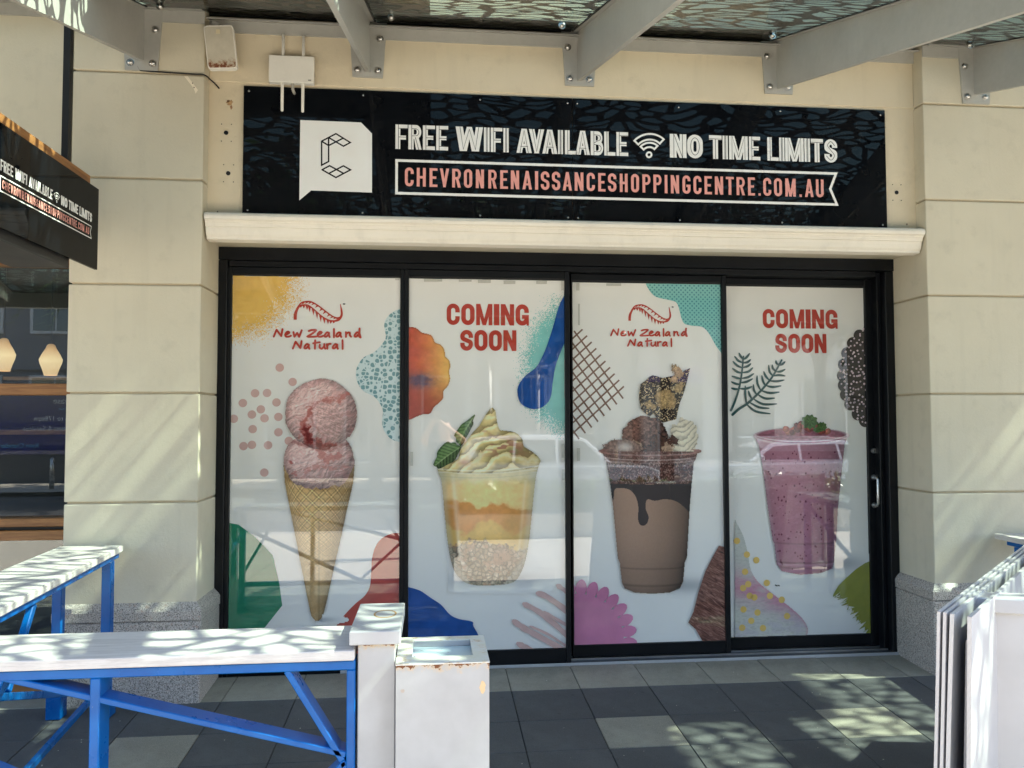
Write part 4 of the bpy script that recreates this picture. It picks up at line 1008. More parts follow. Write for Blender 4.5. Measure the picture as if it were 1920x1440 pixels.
    ed = segd(x, y, SWL+[SWL[0]]); s *= (1-.16*sm(5, 0, ed))[..., None]
    col = np.where(ms[..., None], s, col); msk |= ms
    # rim of the cup
    for yo, w_, k_ in ((540, 5, .5), (562, 3, .45), (592, 4, .25)):
        ry = yo+26*np.sin(np.pi*np.clip((zx-215)/775, 0, 1))-.03*(zx-215); col = lay_in(col, msk*sm(w_*1.5, 0, np.abs(zy-ry))*k_*(zx > 225)*(zx < 985), (238, 238, 224) if yo != 592 else (150, 146, 110))
    col, msk = leaf(col, x, y, LF2, Z3([(398, 385), (300, 450), (220, 515)]), msk); col, msk = leaf(col, x, y, LF1, Z3([(500, 160), (430, 265), (392, 360)]), msk)
    return col, msk
picture(1, 'sundae_picture', 808, 760, 1022, 1102, .85, sundae)

# ------------------------------------------------------------------ poster 3: chocolate drink
C6 = (1280, 480, 3.0); C5 = (1070, 940, 5.143); C4 = (1070, 660, 4.8)
soft(2, 'printed_shadow', 1250, 1060, 1345, 1125, 1290, 1098, 42, 14, .38, None)
shape(2, 'dotted_teal_shape', [smooth([pp(2, *p) for p in ((1206, 518), (1209, 528), (1216.7, 543.3), (1230, 556.7), (1256, 563), (1270, 570), (1280, 603), (1293, 610), (1316.7, 613.3), (1330, 626.7), (1343.3, 650), (1358, 668))], 4)+[pp(2, 1380, 668), pp(2, 1380, 515)]], 'p_tealdots')
T_ = np.array([1575., 765.]); a_v = np.array([250., 345.]); a_v /= np.hypot(*a_v); b_v = np.array([250., -230.]); b_v /= np.hypot(*b_v)
gr = []
for i in range(8):
    o = T_-b_v*(i*48+14)-a_v*(-34+0*i); random.seed(i)
    gr += stroke(Q(2, *B0, [tuple(o), tuple(o-a_v*(470-4*i))]), .0105)
for j in range(10):
    o = T_-a_v*(j*44+14)+b_v*30
    gr += stroke(Q(2, *B0, [tuple(o), tuple(o-b_v*500)]), .0105)
shape(2, 'brown_grid', gr, 'p_brown')
fern_mark(2, 1145.5-118*.876/8.727, 558.5-98*.876/8.727*0-9, .873)
pet = [disc(*pp(2, 1070+60/5.143, 940+1350/5.143), .30, 40)]
cxx, czz = pp(2, 1070+60/5.143, 940+1350/5.143)
for a in np.arange(-3, 100, 12.6):
    u = np.array([math.cos(R(a)), math.sin(R(a))]); v = np.array([-u[1], u[0]]); n = 14
    cen = np.array([cxx, czz])+u*.315
    pet.append([tuple(cen+u*.075*math.cos(t)+v*.034*math.sin(t)*(1.15 if math.cos(t) > 0 else .8)) for t in np.linspace(0, 2*math.pi, n, endpoint=False)])
shape(2, 'pink_daisy', pet, 'p_pink')
shape(2, 'bark_shape', [Q(2, *C5, ((1425, 425), (1560, 455), (1560, 1380), (1290, 1380), (1265, 1340), (1200, 1230), (1130, 1165), (1180, 1060), (1225, 880), (1290, 680), (1360, 540)))], 'p_bark')
CUP3 = [(1128, 842), (1134, 862), (1137, 866), (1144, 906), (1149, 945), (1158.5, 1047), (1162, 1055), (1166, 1092), (1171, 1103), (1190, 1111), (1222, 1113), (1256, 1111), (1275, 1103), (1281, 1090), (1284, 1055), (1288, 1045), (1294, 940), (1297, 906), (1301, 866), (1304, 862), (1310, 842)]
DRK = smooth([(1144, 906), (1220, 909), (1297, 905), (1294, 960), (1289, 957), (1276, 945), (1262, 938), (1245, 936), (1228, 939), (1215, 936), (1211, 943), (1211, 955), (1216, 968), (1214, 980), (1206, 986), (1199, 982), (1196, 970), (1197, 955), (1195, 940), (1190, 928), (1180, 918), (1165, 915), (1153, 917), (1151, 930), (1149, 938)], 3, True)
BRT = [(1070+x/4.8, 660+y/4.8) for x, y in ((735, 210), (700, 232), (680, 255), (630, 290), (618, 370), (618, 430), (630, 510), (670, 550), (710, 580), (745, 555), (790, 615), (830, 635), (950, 605), (965, 530), (985, 450), (1010, 390), (1030, 330), (1055, 230), (1075, 145), (1030, 165), (1000, 190), (920, 215), (830, 235), (780, 220))]
def choc(x, y):
    zx = (x-1070)*4.8; zy = (y-660)*4.8
    col = np.zeros(x.shape+(3,)); msk = np.zeros(x.shape, bool)
    # whipped cream
    e = np.hypot((x-1283)/26, (y-822)/36); m = (e < 1+.45*(fbm(x/9, y/9)-.5)) & (y < 850)
    sw_ = ((y*1.0+.55*x+7*np.sin(x/9.))/11.+1.2*fbm(x/15, y/15)) % 1; c = np.array([222, 210, 184.])*(.96-.26*sm(.5, 1., sw_)+.10*(1-e)+.12*(fbm(x/4, y/4)-.5))[..., None]
    col = np.where(m[..., None], c, col); msk |= m
    # brittle shard with crumbs
    m = inpoly(x, y, BRT); fl = vn(x/1.5, y/1.5)*.6+vn(x/3.1+5, y/2.7)*.4
    c = np.broadcast_to(np.array([46, 38, 34.]), x.shape+(3,)).copy(); c = lay_in(c, sm(.60, .68, fl), (196, 172, 132))
    c = np.array(c); col = np.where(m[..., None], c, col); msk |= m
    for cx, cy, r in ((855, 425, 88), (905, 455, 45), (800, 390, 40), (935, 245, 36), (700, 470, 34), (965, 330, 42), (940, 150, 36), (975, 190, 40), (745, 490, 26), (1000, 290, 22)):
        d = np.hypot(zx-cx, zy-cy)+30*(fbm(x/3.5+cx, y/3.5)-.5)*2; mm = d < r
        cc = np.array([206, 168, 112.])*(.72+.5*(fbm(x/2.4, y/2.4)-.5)*2*.6+.2*sm(r, 0, d))[..., None]; col = np.where(mm[..., None], cc, col); msk |= mm
    # chocolate ice cream ball
    d = np.hypot((x-1210)/44, (y-822)/42); m = d < 1+.22*(fbm(x/7, y/7)-.5)
    L_ = np.clip(-.5*(x-1210)/44-.6*(y-822)/42+.6*np.sqrt(np.clip(1-d*d, 0, 1)), 0, 1)
    c = np.array([112, 78, 68.])*(.55+.62*L_+1.25*(fbm(x/3.8, y/3.2, 4)-.5))[..., None]; c = lay_in(c, sm(.60, .72, fbm(x/7+2, y/6))*.6, (58, 38, 34))
    col = np.where(m[..., None], c, col); msk |= m
    for cx, cy, r in ((1190, 838, 12), (1236, 832, 13), (1252, 840, 11), (1222, 846, 10), (1262, 826, 9)):
        d = np.hypot(x-cx, y-cy)+7*(fbm(x/4+cx, y/4)-.5)*2; mm = d < r; cc = (np.array([196, 160, 132.]) if cx in (1252, 1190) else np.array([92, 60, 50.]))*(.7+.6*(fbm(x/2.6, y/2.6)-.2)*.9)[..., None]; col = np.where(mm[..., None], cc, col); msk |= mm
    # froth on the left
    e = np.hypot((x-1165)/36, (y-842)/19)+.5*(fbm(x/6, y/6)-.5); m = (e < 1) & (y < 852)
    c = np.array([158, 124, 112.])*(.7+.8*(fbm(x/4, y/4)-.35))[..., None]; c = lay_in(c, np.exp(-((x-1172)/14)**2-((y-838)/9)**2)*.8, (226, 216, 208)); col = np.where(m[..., None], c, col); msk |= m
    # cup
    m = inpoly(x, y, CUP3) & (y > 846+8*np.abs((x-1219)/91)*0)
    half = np.interp(y, [846, 906, 1050, 1056, 1092, 1112], [88, 76, 64, 60, 57, 42]); u = np.clip((x-1220)/half, -1, 1); n = np.sqrt(np.clip(1-u*u, 0, 1))
    milk = np.array([158, 124, 102.])*(.66+.36*n-.16*u)[..., None]*(1-.14*sm(1000, 1110, y))[..., None]*(1+.06*(fbm(x/2, y/2)-.5))[..., None]
    c = milk
    c = c*(1-.16*np.exp(-((y-(1063+4*n))/1.6)**2))[..., None]; c = c*(1-.22*np.exp(-((y-(1094+5*n))/2.2)**2))[..., None]; c = c*(1-.12*sm(1094, 1104, y-4*n))[..., None]
    dk = inpoly(x, y, DRK); c = np.where(dk[..., None], np.array([50, 42, 42.])*(.85+.3*n)[..., None], c)
    top = y < 906+2*n
    fo = np.array([94, 60, 54.])*(.6+.9*(fbm(x/5, y/5, 4)-.25))[..., None]; fo = lay_in(fo, sm(.66, .74, vn(x/1.6+3, y/1.9))*.55, (186, 150, 138)); fo *= (.75+.35*n)[..., None]
    c = np.where(top[..., None], fo, c)
    c = lay_in(c, (y < 868)*.25, (170, 132, 124))
    col = np.where(m[..., None], c, col); msk |= m
    # rims
    for yo, w_, kk in ((852, 2.6, .5), (861, 1.8, .65), (867, 1.3, .35)):
        ry = yo+7*n-6; ry = yo-7+9*np.sqrt(np.clip(1-((x-1219)/92)**2, 0, 1)); col = lay_in(col, msk*sm(w_, 0, np.abs(y-ry))*kk, (206, 184, 178))
    e = np.hypot((x-1219)/91.5, (y-846)/9.5); ringm = (e < 1.06) & (e > .90) & (y > 842)
    col = np.where(ringm[..., None], np.array([134, 96, 88.])*(.85+.5*vn(x/7, y/3))[..., None], col); msk |= ringm
    return col, msk
picture(2, 'chocolate_drink_picture', 1120, 680, 1315, 1116, .8, choc)

# ------------------------------------------------------------------ poster 4: smoothie
D0 = (1370, 540, 5.143); D1 = (1370, 780, 3.4286)
soft(3, 'printed_shadow', 1520, 1030, 1640, 1090, 1570, 1056, 48, 14, .36, None)
fr_ = []
def frond(stem, pairs, w):
    s_ = smooth(stem, 6); fr_.extend(stroke(Q(3, *D0, s_), [w*(1.0-.35*i/len(s_))*.9 for i in range(len(s_))], rnd=True))
    for L_ in pairs:
        q = smooth(L_, 5); n = len(q); ww = [.0035+.0125*math.sin(math.pi*min(1, (i+.6)/n*.95)) for i in range(n)]
        fr_.extend(stroke(Q(3, *D0, q), ww, rnd=True))
frond([(0, 1180), (40, 1090), (80, 960), (105, 820), (120, 660)], [
    [(118, 690), (95, 660), (78, 628)], [(118, 690), (150, 670), (180, 632)], [(112, 720), (70, 700), (36, 660)], [(118, 722), (160, 715), (190, 690)], [(108, 770), (60, 748), (20, 708)],
    [(112, 768), (160, 755), (192, 730)], [(104, 820), (60, 808), (15, 775)], [(108, 818), (170, 805), (210, 770)], [(98, 875), (60, 868), (10, 850)], [(100, 872), (165, 860), (220, 826)],
    [(90, 930), (50, 925), (5, 905)], [(92, 915), (150, 905), (208, 876)], [(78, 975), (40, 975), (5, 965)], [(82, 972), (150, 970), (202, 950)]], .018)
frond([(15, 1222), (80, 1165), (150, 1120), (240, 1040), (330, 945), (410, 840), (490, 695)], [
    [(462, 745), (440, 725), (434, 702)], [(462, 745), (495, 735), (522, 710)], [(435, 808), (405, 775), (398, 742)], [(435, 808), (480, 805), (522, 785)], [(405, 850), (372, 805), (364, 746)], [(405, 850), (460, 840), (522, 848)],
    [(370, 890), (335, 850), (316, 806)], [(375, 895), (440, 900), (512, 888)], [(335, 945), (310, 900), (298, 846)], [(335, 940), (400, 955), (482, 944)], [(290, 992), (255, 920), (252, 848)], [(290, 988), (370, 1012), (465, 1004)],
    [(250, 1030), (222, 985), (216, 932)], [(255, 1025), (330, 1065), (420, 1062)], [(205, 1075), (180, 1030), (170, 994)], [(215, 1068), (310, 1120), (440, 1118)], [(150, 1118), (140, 1040), (138, 945)], [(175, 1100), (270, 1150), (368, 1160)], [(150, 1120), (240, 1190), (378, 1212)]], .020)
shape(3, 'fern_fronds', fr_, 'p_fern')
sc4 = [disc(*pp(3, 1370+x/5.143, 540+y/5.143), .043, 22) for x, y in ((1335, 392), (1240, 462), (1176, 535), (1122, 632), (1092, 740), (1082, 845), (1090, 940), (1110, 1030), (1152, 1120), (1222, 1215), (1292, 1280), (1372, 1330))]
sc4.append(Q(3, *D0, ((1340, 380), (1235, 450), (1170, 530), (1115, 630), (1085, 740), (1075, 840), (1085, 940), (1105, 1030), (1150, 1120), (1215, 1215), (1290, 1285), (1400, 1350), (1400, 370))))
shape(3, 'black_scallop', sc4, 'p_black')
dts = []; random.seed(11); pts_ = []
while len(pts_) < 150:
    x, y = random.uniform(1035, 1360), random.uniform(345, 1340)
    if not inpoly(np.array([x]), np.array([y]), [(1340, 350), (1235, 420), (1160, 505), (1095, 620), (1055, 740), (1045, 840), (1055, 940), (1080, 1040), (1125, 1140), (1195, 1240), (1280, 1310), (1365, 1360), (1365, 340)])[0]: continue
    if any((x-a)**2+(y-b)**2 < 31**2 for a, b in pts_): 
        if random.random() < .96: continue
    pts_.append((x, y)); dts.append(disc(*pp(3, 1370+x/5.143, 540+y/5.143), random.uniform(.0055, .0078), 10))
each(3, 'pale_dot', dts, 'p_pale')
WC4 = smooth([(1370+x/3.4286, 780+y/3.4286) for x, y in ((20, 640), (35, 680), (80, 770), (110, 880), (130, 990), (180, 1070), (280, 1150), (370, 1220), (440, 1280), (480, 1330), (496, 1375), (488, 1425))], 5)+[(1370, 1205), (1370, 960)]
def wc4(x, y):
    n1 = fbm(x/22, y/9); n2 = fbm(x/9, y/3.2, 4); c = lay_in(np.broadcast_to(np.array([196, 196, 186.]), x.shape+(3,)), np.exp(-((y-1098-(x-1385)*.35)/26)**2)*(.5+.9*(n1-.3)), (196, 122, 146))
    c = lay_in(c, sm(1120, 1180, y)*sm(.4, .7, n1)*.5, (186, 176, 190)); c = lay_in(c, sm(.5, .8, n2)*.45, (136, 134, 124)); e = segd(x, y, WC4); c = lay_in(c, sm(5, 0, e)*.5*(y > 1080), (206, 138, 150))
    return c*(1+.25*(n2-.5))[..., None], inpoly(x, y, WC4)
picture(3, 'watercolour_hill', 1378, 960, 1520, 1200, 1.1, wc4)
each(3, 'yellow_dot', [disc(*pp(3, 1370+x/3.4286, 780+y/3.4286), .0215, 16) for x, y in ((38, 802), (102, 890), (163, 926), (90, 1000), (230, 1072), (110, 1080), (78, 1105), (120, 1155), (150, 1165), (250, 1155), (326, 1180), (80, 1242), (170, 1262), (360, 1285), (130, 1315), (72, 1360), (205, 1362))], 'p_yel')
random.seed(5); ob = [(960, 905), (928, 915), (895, 930), (860, 945), (800, 985), (740, 1040), (690, 1090), (668, 1125), (655, 1150)]
edge = []
for i in range(34):
    t = i/33; ex = 640+t*200; ey = 1155+t*240-30*math.sin(t*3.1); edge += [(ex+random.uniform(-8, 30), ey+random.uniform(-12, 14)), (ex+random.uniform(25, 70), ey-random.uniform(0, 26))]
shape(3, 'olive_brush', [Q(3, *D1, ob+edge+[(850, 1420), (960, 1420)])], 'p_olive')
each(3, 'ink_mark', [stroke(Q(3, *D1, [(282, 1084), (298, 1092)]), .006), stroke(Q(3, *D1, [(302, 1086), (312, 1092)]), .006)], 'p_ink')
CUP4 = [(1413, 815), (1422.5, 834), (1430, 876), (1440, 955), (1448.7, 1013), (1452, 1020), (1456, 1057), (1466, 1071), (1501, 1077.5), (1539, 1074.5), (1561, 1066), (1564, 1051), (1567, 1018), (1568, 1012), (1571, 955), (1580, 868), (1584, 832), (1592, 815)]
def smoothie(x, y):
    col = np.zeros(x.shape+(3,)); msk = np.zeros(x.shape, bool)
    half = np.interp(y, [818, 870, 1013, 1020, 1070, 1078], [86, 76, 60, 57, 50, 38]); cx = np.interp(y, [818, 1078], [1503, 1511]); u = np.clip((x-cx)/half, -1, 1); n = np.sqrt(np.clip(1-u*u, 0, 1))
    m = inpoly(x, y, CUP4) & (y > 818)
    c = np.array([176, 114, 130.])*(.66+.38*n-.10*u)[..., None]*(1+.10*(fbm(x/3, y/3)-.5))[..., None]
    c = lay_in(c, sm(.60, .72, fbm(x/9, y/5))*.22, (212, 150, 168))
    rs = np.random.RandomState(3)
    for i in range(170):
        sx, sy = rs.uniform(1425, 1580), rs.uniform(845, 1072); r = rs.uniform(.5, 1.6); d = np.hypot(x-sx, (y-sy)*.8); c = lay_in(c, sm(r+.6, r-.3, d)*.75, (92, 30, 52))
    for yo, k in ((1016, .16), (1052, .20), (1062, .14)): c = c*(1-k*np.exp(-((y-(yo+4*n))/1.8)**2))[..., None]
    c = lay_in(c, np.exp(-((y-(1056+4*n))/1.6)**2)*.3, (226, 180, 196)); c = lay_in(c, sm(.86, 1, np.abs(u))*.3, (206, 186, 196)); c = lay_in(c, (y < 846)*.18, (224, 200, 206))
    col = np.where(m[..., None], c, col); msk |= m
    e = np.hypot((x-1502.5)/90, (y-817)/15.5); top = e < 1
    c = np.array([176, 92, 112.])*(.8+.5*(fbm(x/7, y/4)-.4))[..., None]; c = lay_in(c, sm(.88, .97, e)*.75, (216, 200, 200)); c = lay_in(c, np.exp(-((e-.93)/.03)**2)*.5, (150, 110, 120))
    col = np.where(top[..., None], c, col); msk |= top
    for yo, kk in ((826, .6), (832, .35)):
        ry = yo-15+17*np.sqrt(np.clip(1-((x-1502.5)/90)**2, 0, 1)); col = lay_in(col, msk*sm(2., 0, np.abs(y-ry))*kk, (226, 214, 214))
    for i in range(46):
        sx = rs.normal(1512, 22); sy = 812-abs(rs.normal(0, 6))-max(0, 8-abs(sx-1512)*.25); r = rs.uniform(3.2, 6.0)
        if not 1468 < sx < 1560: continue
        d = np.hypot(x-sx, y-sy); mm = d < r; base = np.array([[176, 78, 66.], [150, 58, 52], [196, 104, 84], [104, 36, 44]][i % 4]); cc = base*(.75+.45*np.clip(1-np.hypot(x-sx+1.5, y-sy+1.8)/r, 0, 1))[..., None]
        col = np.where(mm[..., None], cc, col); msk |= mm
    for cx_, cy_, rx, ry in ((1518, 791, 15, 13), (1541, 800, 9, 8.5), (1533, 806, 8, 5)):
        ang = np.arctan2(y-cy_, x-cx_); d = np.hypot((x-cx_)/rx, (y-cy_)/ry); mm = d < 1+.09*np.sin(ang*9)
        cc = np.array([84, 128, 60.])*(.68+.5*(fbm(x/2.6, y/2.6)-.3)+.2*sm(1, 0, d)*np.cos(ang*7))[..., None]; col = np.where(mm[..., None], cc, col); msk |= mm
    return col, msk
picture(3, 'smoothie_picture', 1408, 774, 1598, 1080, .8, smoothie)
# little tape strips holding the posters
for k, lst in enumerate((((745, 519, 8, 14), (690, 517, 16, 4), (620, 515, 20, 3)), ((812, 526, 34, 5), (872, 526, 24, 5), (908, 528, 24, 6), (955, 530, 22, 6), (1015, 530, 20, 6), (1055, 536, 6, 18), (1055, 845, 5, 26), (1056, 890, 5, 20), (772, 860, 5, 26)), ((1083, 538, 6, 14), (1150, 534, 28, 5), (1085, 590, 3, 40), (1084, 852, 6, 24), (1361, 875, 6, 22), (1362, 640, 5, 60)), ())):
    for cx, cy, w, hh in lst:
        shape(k, 'tape_strip', [[pp(k, cx-w/2, cy-hh/2), pp(k, cx+w/2, cy-hh/2), pp(k, cx+w/2, cy+hh/2), pp(k, cx-w/2, cy+hh/2)]], 'tape')
# ================================================================== foreground counters
BL = M['blue']
def tubebar(p, name, a, b, w=.03, h=.03, up=(0, 1, 0)): return bar(name, a, b, w, h, BL, p, up, bev=.003)
# counter along the front, parallel to the shop
YA, YB = -2.165, -1.885
ct = thing('bar_counter', 'whitewashed plank counter on blue trussed steel frame in the foreground', 'counter', (-1.45, -2.03, gz(-2.03)))
box('plank_top', -2.32, -.697, -2.185, -1.868, .757, .790, M['whitewash_x'], ct, bev=.004, seg=2)
for yy in (-2.130,):
    w = .082
    fr = tubebar(ct, 'top_rail', (-2.30, yy, .739), (-.695, yy, .739), .031, w)
    tubebar(ct, 'end_post', (-.709, yy, .7235), (-.709, yy, gz(yy)+.0), .028, w, (0, 1, 0))
    tubebar(ct, 'end_post', (-2.18, yy, .7235), (-2.18, yy, gz(yy)), .05, w)
    tubebar(ct, 'middle_post', (-1.503, yy, .7235), (-1.503, yy, gz(yy)), .030, w*1.02)
    tubebar(ct, 'bottom_rail', (-2.154, yy, .085), (-.7235, yy, .085), .028, w*.98)
    def dg(a, b, t=.020): tubebar(ct, 'diagonal_brace', (a[0], yy, a[1]), (b[0], yy, b[1]), t, w*.94)
    dg((-1.78, .732), (-.724, .452)); dg((-.915, .726), (-.735, .432)); dg((-.735, .432), (-.715, .36), .0195)
    dg((-1.785, .728), (-2.154, .09)); dg((-2.154, .60), (-1.09, .098)); dg((-1.09, .098), (-.724, .43), .0185)
for xx in (-.735, -1.503, -2.18): tubebar(ct, 'cross_rail', (xx, -2.088, .742), (xx, YB, .742), .028, .026, (0, 0, 1))
# counter against the left pillar, running towards the street
cs = thing('bar_counter', 'whitewashed plank counter on blue posts running out from the left pillar', 'counter', (-2.38, -1.1, gz(-1.1)), None)
def PZ(px, py, z):
    d = _fw+(px-960)/FPX*_r2-(py-720)/FPX*_u2; t = (z-CAM.z)/d.z; return CAM+t*d
ZC = .852
a_, b_, c_, d_ = PZ(126, 1025, ZC), PZ(231, 1022.5, ZC), PZ(0, 1141, ZC), PZ(0, 1093, ZC)
dr = Vector((c_.x-b_.x, c_.y-b_.y)); dr.normalize()
x1, y1 = b_.x, -.295; wd = .33
E2 = lambda s, o: (x1+dr.x*s-o*(-dr.y)*-1*0-o, y1+dr.y*s)
L_ = 1.72
v = []
for z in (ZC-.033, ZC): v += [(*E2(0, 0), z), (*E2(0, wd), z), (*E2(L_, wd), z), (*E2(L_, 0), z)]
bm = bmesh.new(); vv = [bm.verts.new(p) for p in v]
for f in ((0, 1, 2, 3), (7, 6, 5, 4), (0, 4, 5, 1), (1, 5, 6, 2), (2, 6, 7, 3), (3, 7, 4, 0)): bm.faces.new([vv[i] for i in f])
bmesh.ops.recalc_face_normals(bm, faces=bm.faces); bmesh.ops.bevel(bm, geom=list(bm.edges), offset=.004, segments=2, affect='EDGES')
obj('plank_top', bm, M['whitewash_y'], cs)
for o in (.035, wd-.035):
    tubebar(cs, 'top_rail', (*E2(.01, o), ZC-.05), (*E2(L_-.01, o), ZC-.05), .034, .03, (0, 0, 1))
for s in (.11, 1.55):
    for o in (.042, wd-.042):
        x, y = E2(s, o)
        tubebar(cs, 'post', (x, y, ZC-.066), (x, y, gz(y)), .048, .048)
        tubebar(cs, 'post_foot', (x, y, gz(y)+.115), (x, y, gz(y)+.001), .075, .075)
for o in (.042,):
    tubebar(cs, 'diagonal_brace', (*E2(.14, o), .12), (*E2(1.50, o), .55), .03, .028, (1, 0, 0)); tubebar(cs, 'diagonal_brace', (*E2(1.28, o), .50), (*E2(1.06, o), ZC-.07), .03, .027, (1, 0, 0))
    tubebar(cs, 'bottom_rail', (*E2(.13, o), .155), (*E2(1.53, o), .10), .03, .026, (1, 0, 0))
# counter on the right, mostly hidden behind the boards
cr = thing('bar_counter', 'whitewashed counter end with blue post against the right pillar', 'counter', (3.2, -1.0, gz(-1)), None)
box('plank_top', 2.95, 3.29, -1.95, -.295, .800, .832, M['whitewash_y'], cr, bev=.004, seg=2)
for yy in (-.42, -1.8):
    for xx in (3.02, 3.24): tubebar(cr, 'post', (xx, yy, .765), (xx, yy, gz(yy)), .05, .05)
for xx in (3.02, 3.24): tubebar(cr, 'top_rail', (xx, -.33, .783), (xx, -1.9, .783), .04, .032, (0, 0, 1))
tubebar(cr, 'diagonal_brace', (3.02, -.45, .1), (3.02, -1.77, .72), .03, .028, (1, 0, 0))

# ------------------------------------------------------------------ white end post and planter box
def m_chipped():
    t = NT('chipped_white_enamel'); tc = t.n('TexCoord'); v = t.coords()
    sp = t.n('SeparateXYZ'); t.l(tc.outputs['Generated'], sp.inputs[0])
    big = t.noise(v, 9, 4); c = t.ramp(big, [(.3, rgb(170, 167, 167)), (.7, rgb(182, 180, 180))])
    def edge(o, lo):   # distance from the box's faces' borders in generated space
        a = t.math('ABSOLUTE', t.math('SUBTRACT', o, .5)); return t.math('GREATER_THAN', a, lo)
    ex = t.math('ABSOLUTE', t.math('SUBTRACT', sp.outputs[0], .5)); ey = t.math('ABSOLUTE', t.math('SUBTRACT', sp.outputs[1], .5)); ez = sp.outputs[2]
    top = t.ramp(ez, [(.93, (0, 0, 0)), (1.0, (1, 1, 1))]); sx = t.ramp(ex, [(.45, (0, 0, 0)), (.5, (.62, .62, .62))])
    near = t.math('MAXIMUM', top, t.math('MULTIPLY', sx, .72))
    n = t.noise(v, 38, 5, .7); n2 = t.noise(v, 14, 4, .6)
    m = t.math('ADD', t.math('MULTIPLY', near, .38), t.math('MULTIPLY', n, .75))
    m = t.math('ADD', m, t.math('MULTIPLY', n2, .22))
    stain = t.ramp(m, [(.74, (0, 0, 0)), (.86, (.6, .6, .6))]); rust = t.ramp(m, [(.85, (0, 0, 0)), (.87, (1, 1, 1))])
    c = t.mix(stain, c, rgb(214, 178, 128)); c = t.mix(rust, c, t.ramp(n, [(.4, rgb(58, 34, 22)), (.6, rgb(122, 70, 36))]))
    r = t.math('MULTIPLY_ADD', rust, .5, .3)
    return t.done(t.pbr(c, r, normal=t.bump(rust, -.3, .002), coat=.15, coat_rough=.15))
M['chipped'] = m_chipped()
def m_scuff():
    t = NT('scuffed_white_enamel'); v = t.coords(); n = t.noise(v, 6, 4); s = t.noise(t.coords((40, 40, 3)), 1.2, 4, .6); sp = t.noise(v, 55, 4, .7)
    c = t.ramp(n, [(.3, rgb(172, 169, 170)), (.7, rgb(184, 182, 183))]); c = t.mix(t.ramp(s, [(.62, (0, 0, 0)), (.85, (.35, .35, .35))]), c, rgb(198, 190, 184))
    c = t.mix(t.ramp(sp, [(.73, (0, 0, 0)), (.76, (.8, .8, .8))]), c, rgb(176, 160, 146))
    return t.done(t.pbr(c, .34, coat=.2, coat_rough=.15))
M['scuff'] = m_scuff()
ep = thing('end_post', 'white enamelled post with flat cap between counter and planter box', 'post', (-.628, -2.0, gz(-2)))
box('shaft', -.688, -.567, -2.166, -1.86, gz(-2)-.05, .806, M['chipped'], ep, bev=.003)
box('cap', -.714, -.549, -2.19, -1.80, .8065, .851, M['scuff'], ep, bev=.003)
v_ = []
bm = bmesh.new(); c0 = (-.612, -1.965)
for r_ in (.032, .038):
    v_.append([bm.verts.new((c0[0]+r_*1.06*math.cos(a*math.pi/16), c0[1]+r_*1.5*math.sin(a*math.pi/16), .8516)) for a in range(32)])
for i in range(32): bm.faces.new((v_[0][i], v_[1][i], v_[1][(i+1) % 32], v_[0][(i+1) % 32]))
obj('cup_ring_stain', bm, m_plain('coffee_ring', rgb(150, 112, 64), .5, var=.6, scale=30), ep)
pb = thing('planter_box', 'white rust edged steel box with open top beside the post', 'planter', (-.41, -2.05, gz(-2.05)))
X0, X1, Y0, Y1, ZTp = -.563, -.262, -2.215, -1.905, .750
box('front_sheet', X0, X1, Y0, Y0+.004, gz(-2.2)-.03, ZTp-.004, M['chipped'], pb)
box('back_sheet', X0, X1, Y1-.004, Y1, gz(-1.9)-.03, ZTp-.004, M['chipped'], pb)
box('side_sheet', X0, X0+.004, Y0+.0042, Y1-.0042, gz(-2.2)-.03, ZTp-.004, M['chipped'], pb); box('side_sheet', X1-.004, X1, Y0+.0042, Y1-.0042, gz(-2.2)-.03, ZTp-.004, M['chipped'], pb)
# rim as one frame with an opening
def frame_rim(name, x0, x1, y0, y1, ix0, ix1, iy0, iy1, z0, z1, mat, par):
    bm = bmesh.new(); R_ = []
    for z in (z0, z1):
        R_.append([bm.verts.new((x, y, z)) for x, y in ((x0, y0), (x1, y0), (x1, y1), (x0, y1))]); R_.append([bm.verts.new((x, y, z)) for x, y in ((ix0, iy0), (ix1, iy0), (ix1, iy1), (ix0, iy1))])
    for i in range(4):
        j = (i+1) % 4
        bm.faces.new((R_[2][i], R_[2][j], R_[3][j], R_[3][i])); bm.faces.new((R_[0][j], R_[0][i], R_[1][i], R_[1][j]))
        bm.faces.new((R_[0][i], R_[0][j], R_[2][j], R_[2][i])); bm.faces.new((R_[1][j], R_[1][i], R_[3][i], R_[3][j]))
    bmesh.ops.recalc_face_normals(bm, faces=bm.faces); return obj(name, bm, mat, par)
def m_rim():
    t = NT('rusty_white_rim'); v = t.coords(); n = t.noise(v, 34, 5, .7); n2 = t.noise(v, 11, 4)
    c = t.ramp(n2, [(.35, rgb(214, 210, 192)), (.65, rgb(222, 220, 218))]); m = t.math('ADD', t.math('MULTIPLY', n, .65), t.math('MULTIPLY', n2, .35))
    c = t.mix(t.ramp(m, [(.52, (0, 0, 0)), (.62, (.7, .7, .7))]), c, rgb(206, 172, 116)); c = t.mix(t.ramp(m, [(.61, (0, 0, 0)), (.63, (1, 1, 1))]), c, rgb(86, 50, 28))
    return t.done(t.pbr(c, .45))
frame_rim('rim', X0-.0015, X1+.0015, Y0-.0015, Y1+.0015, X0+.050, X1-.050, Y0+.075, Y1-.045, ZTp-.0038, ZTp, m_rim(), pb)
frame_rim('rim_lip', X0+.046, X1-.046, Y0+.071, Y1-.041, X0+.0495, X1-.0495, Y0+.0745, Y1-.0445, ZTp-.022, ZTp-.004, M['chipped'], pb)
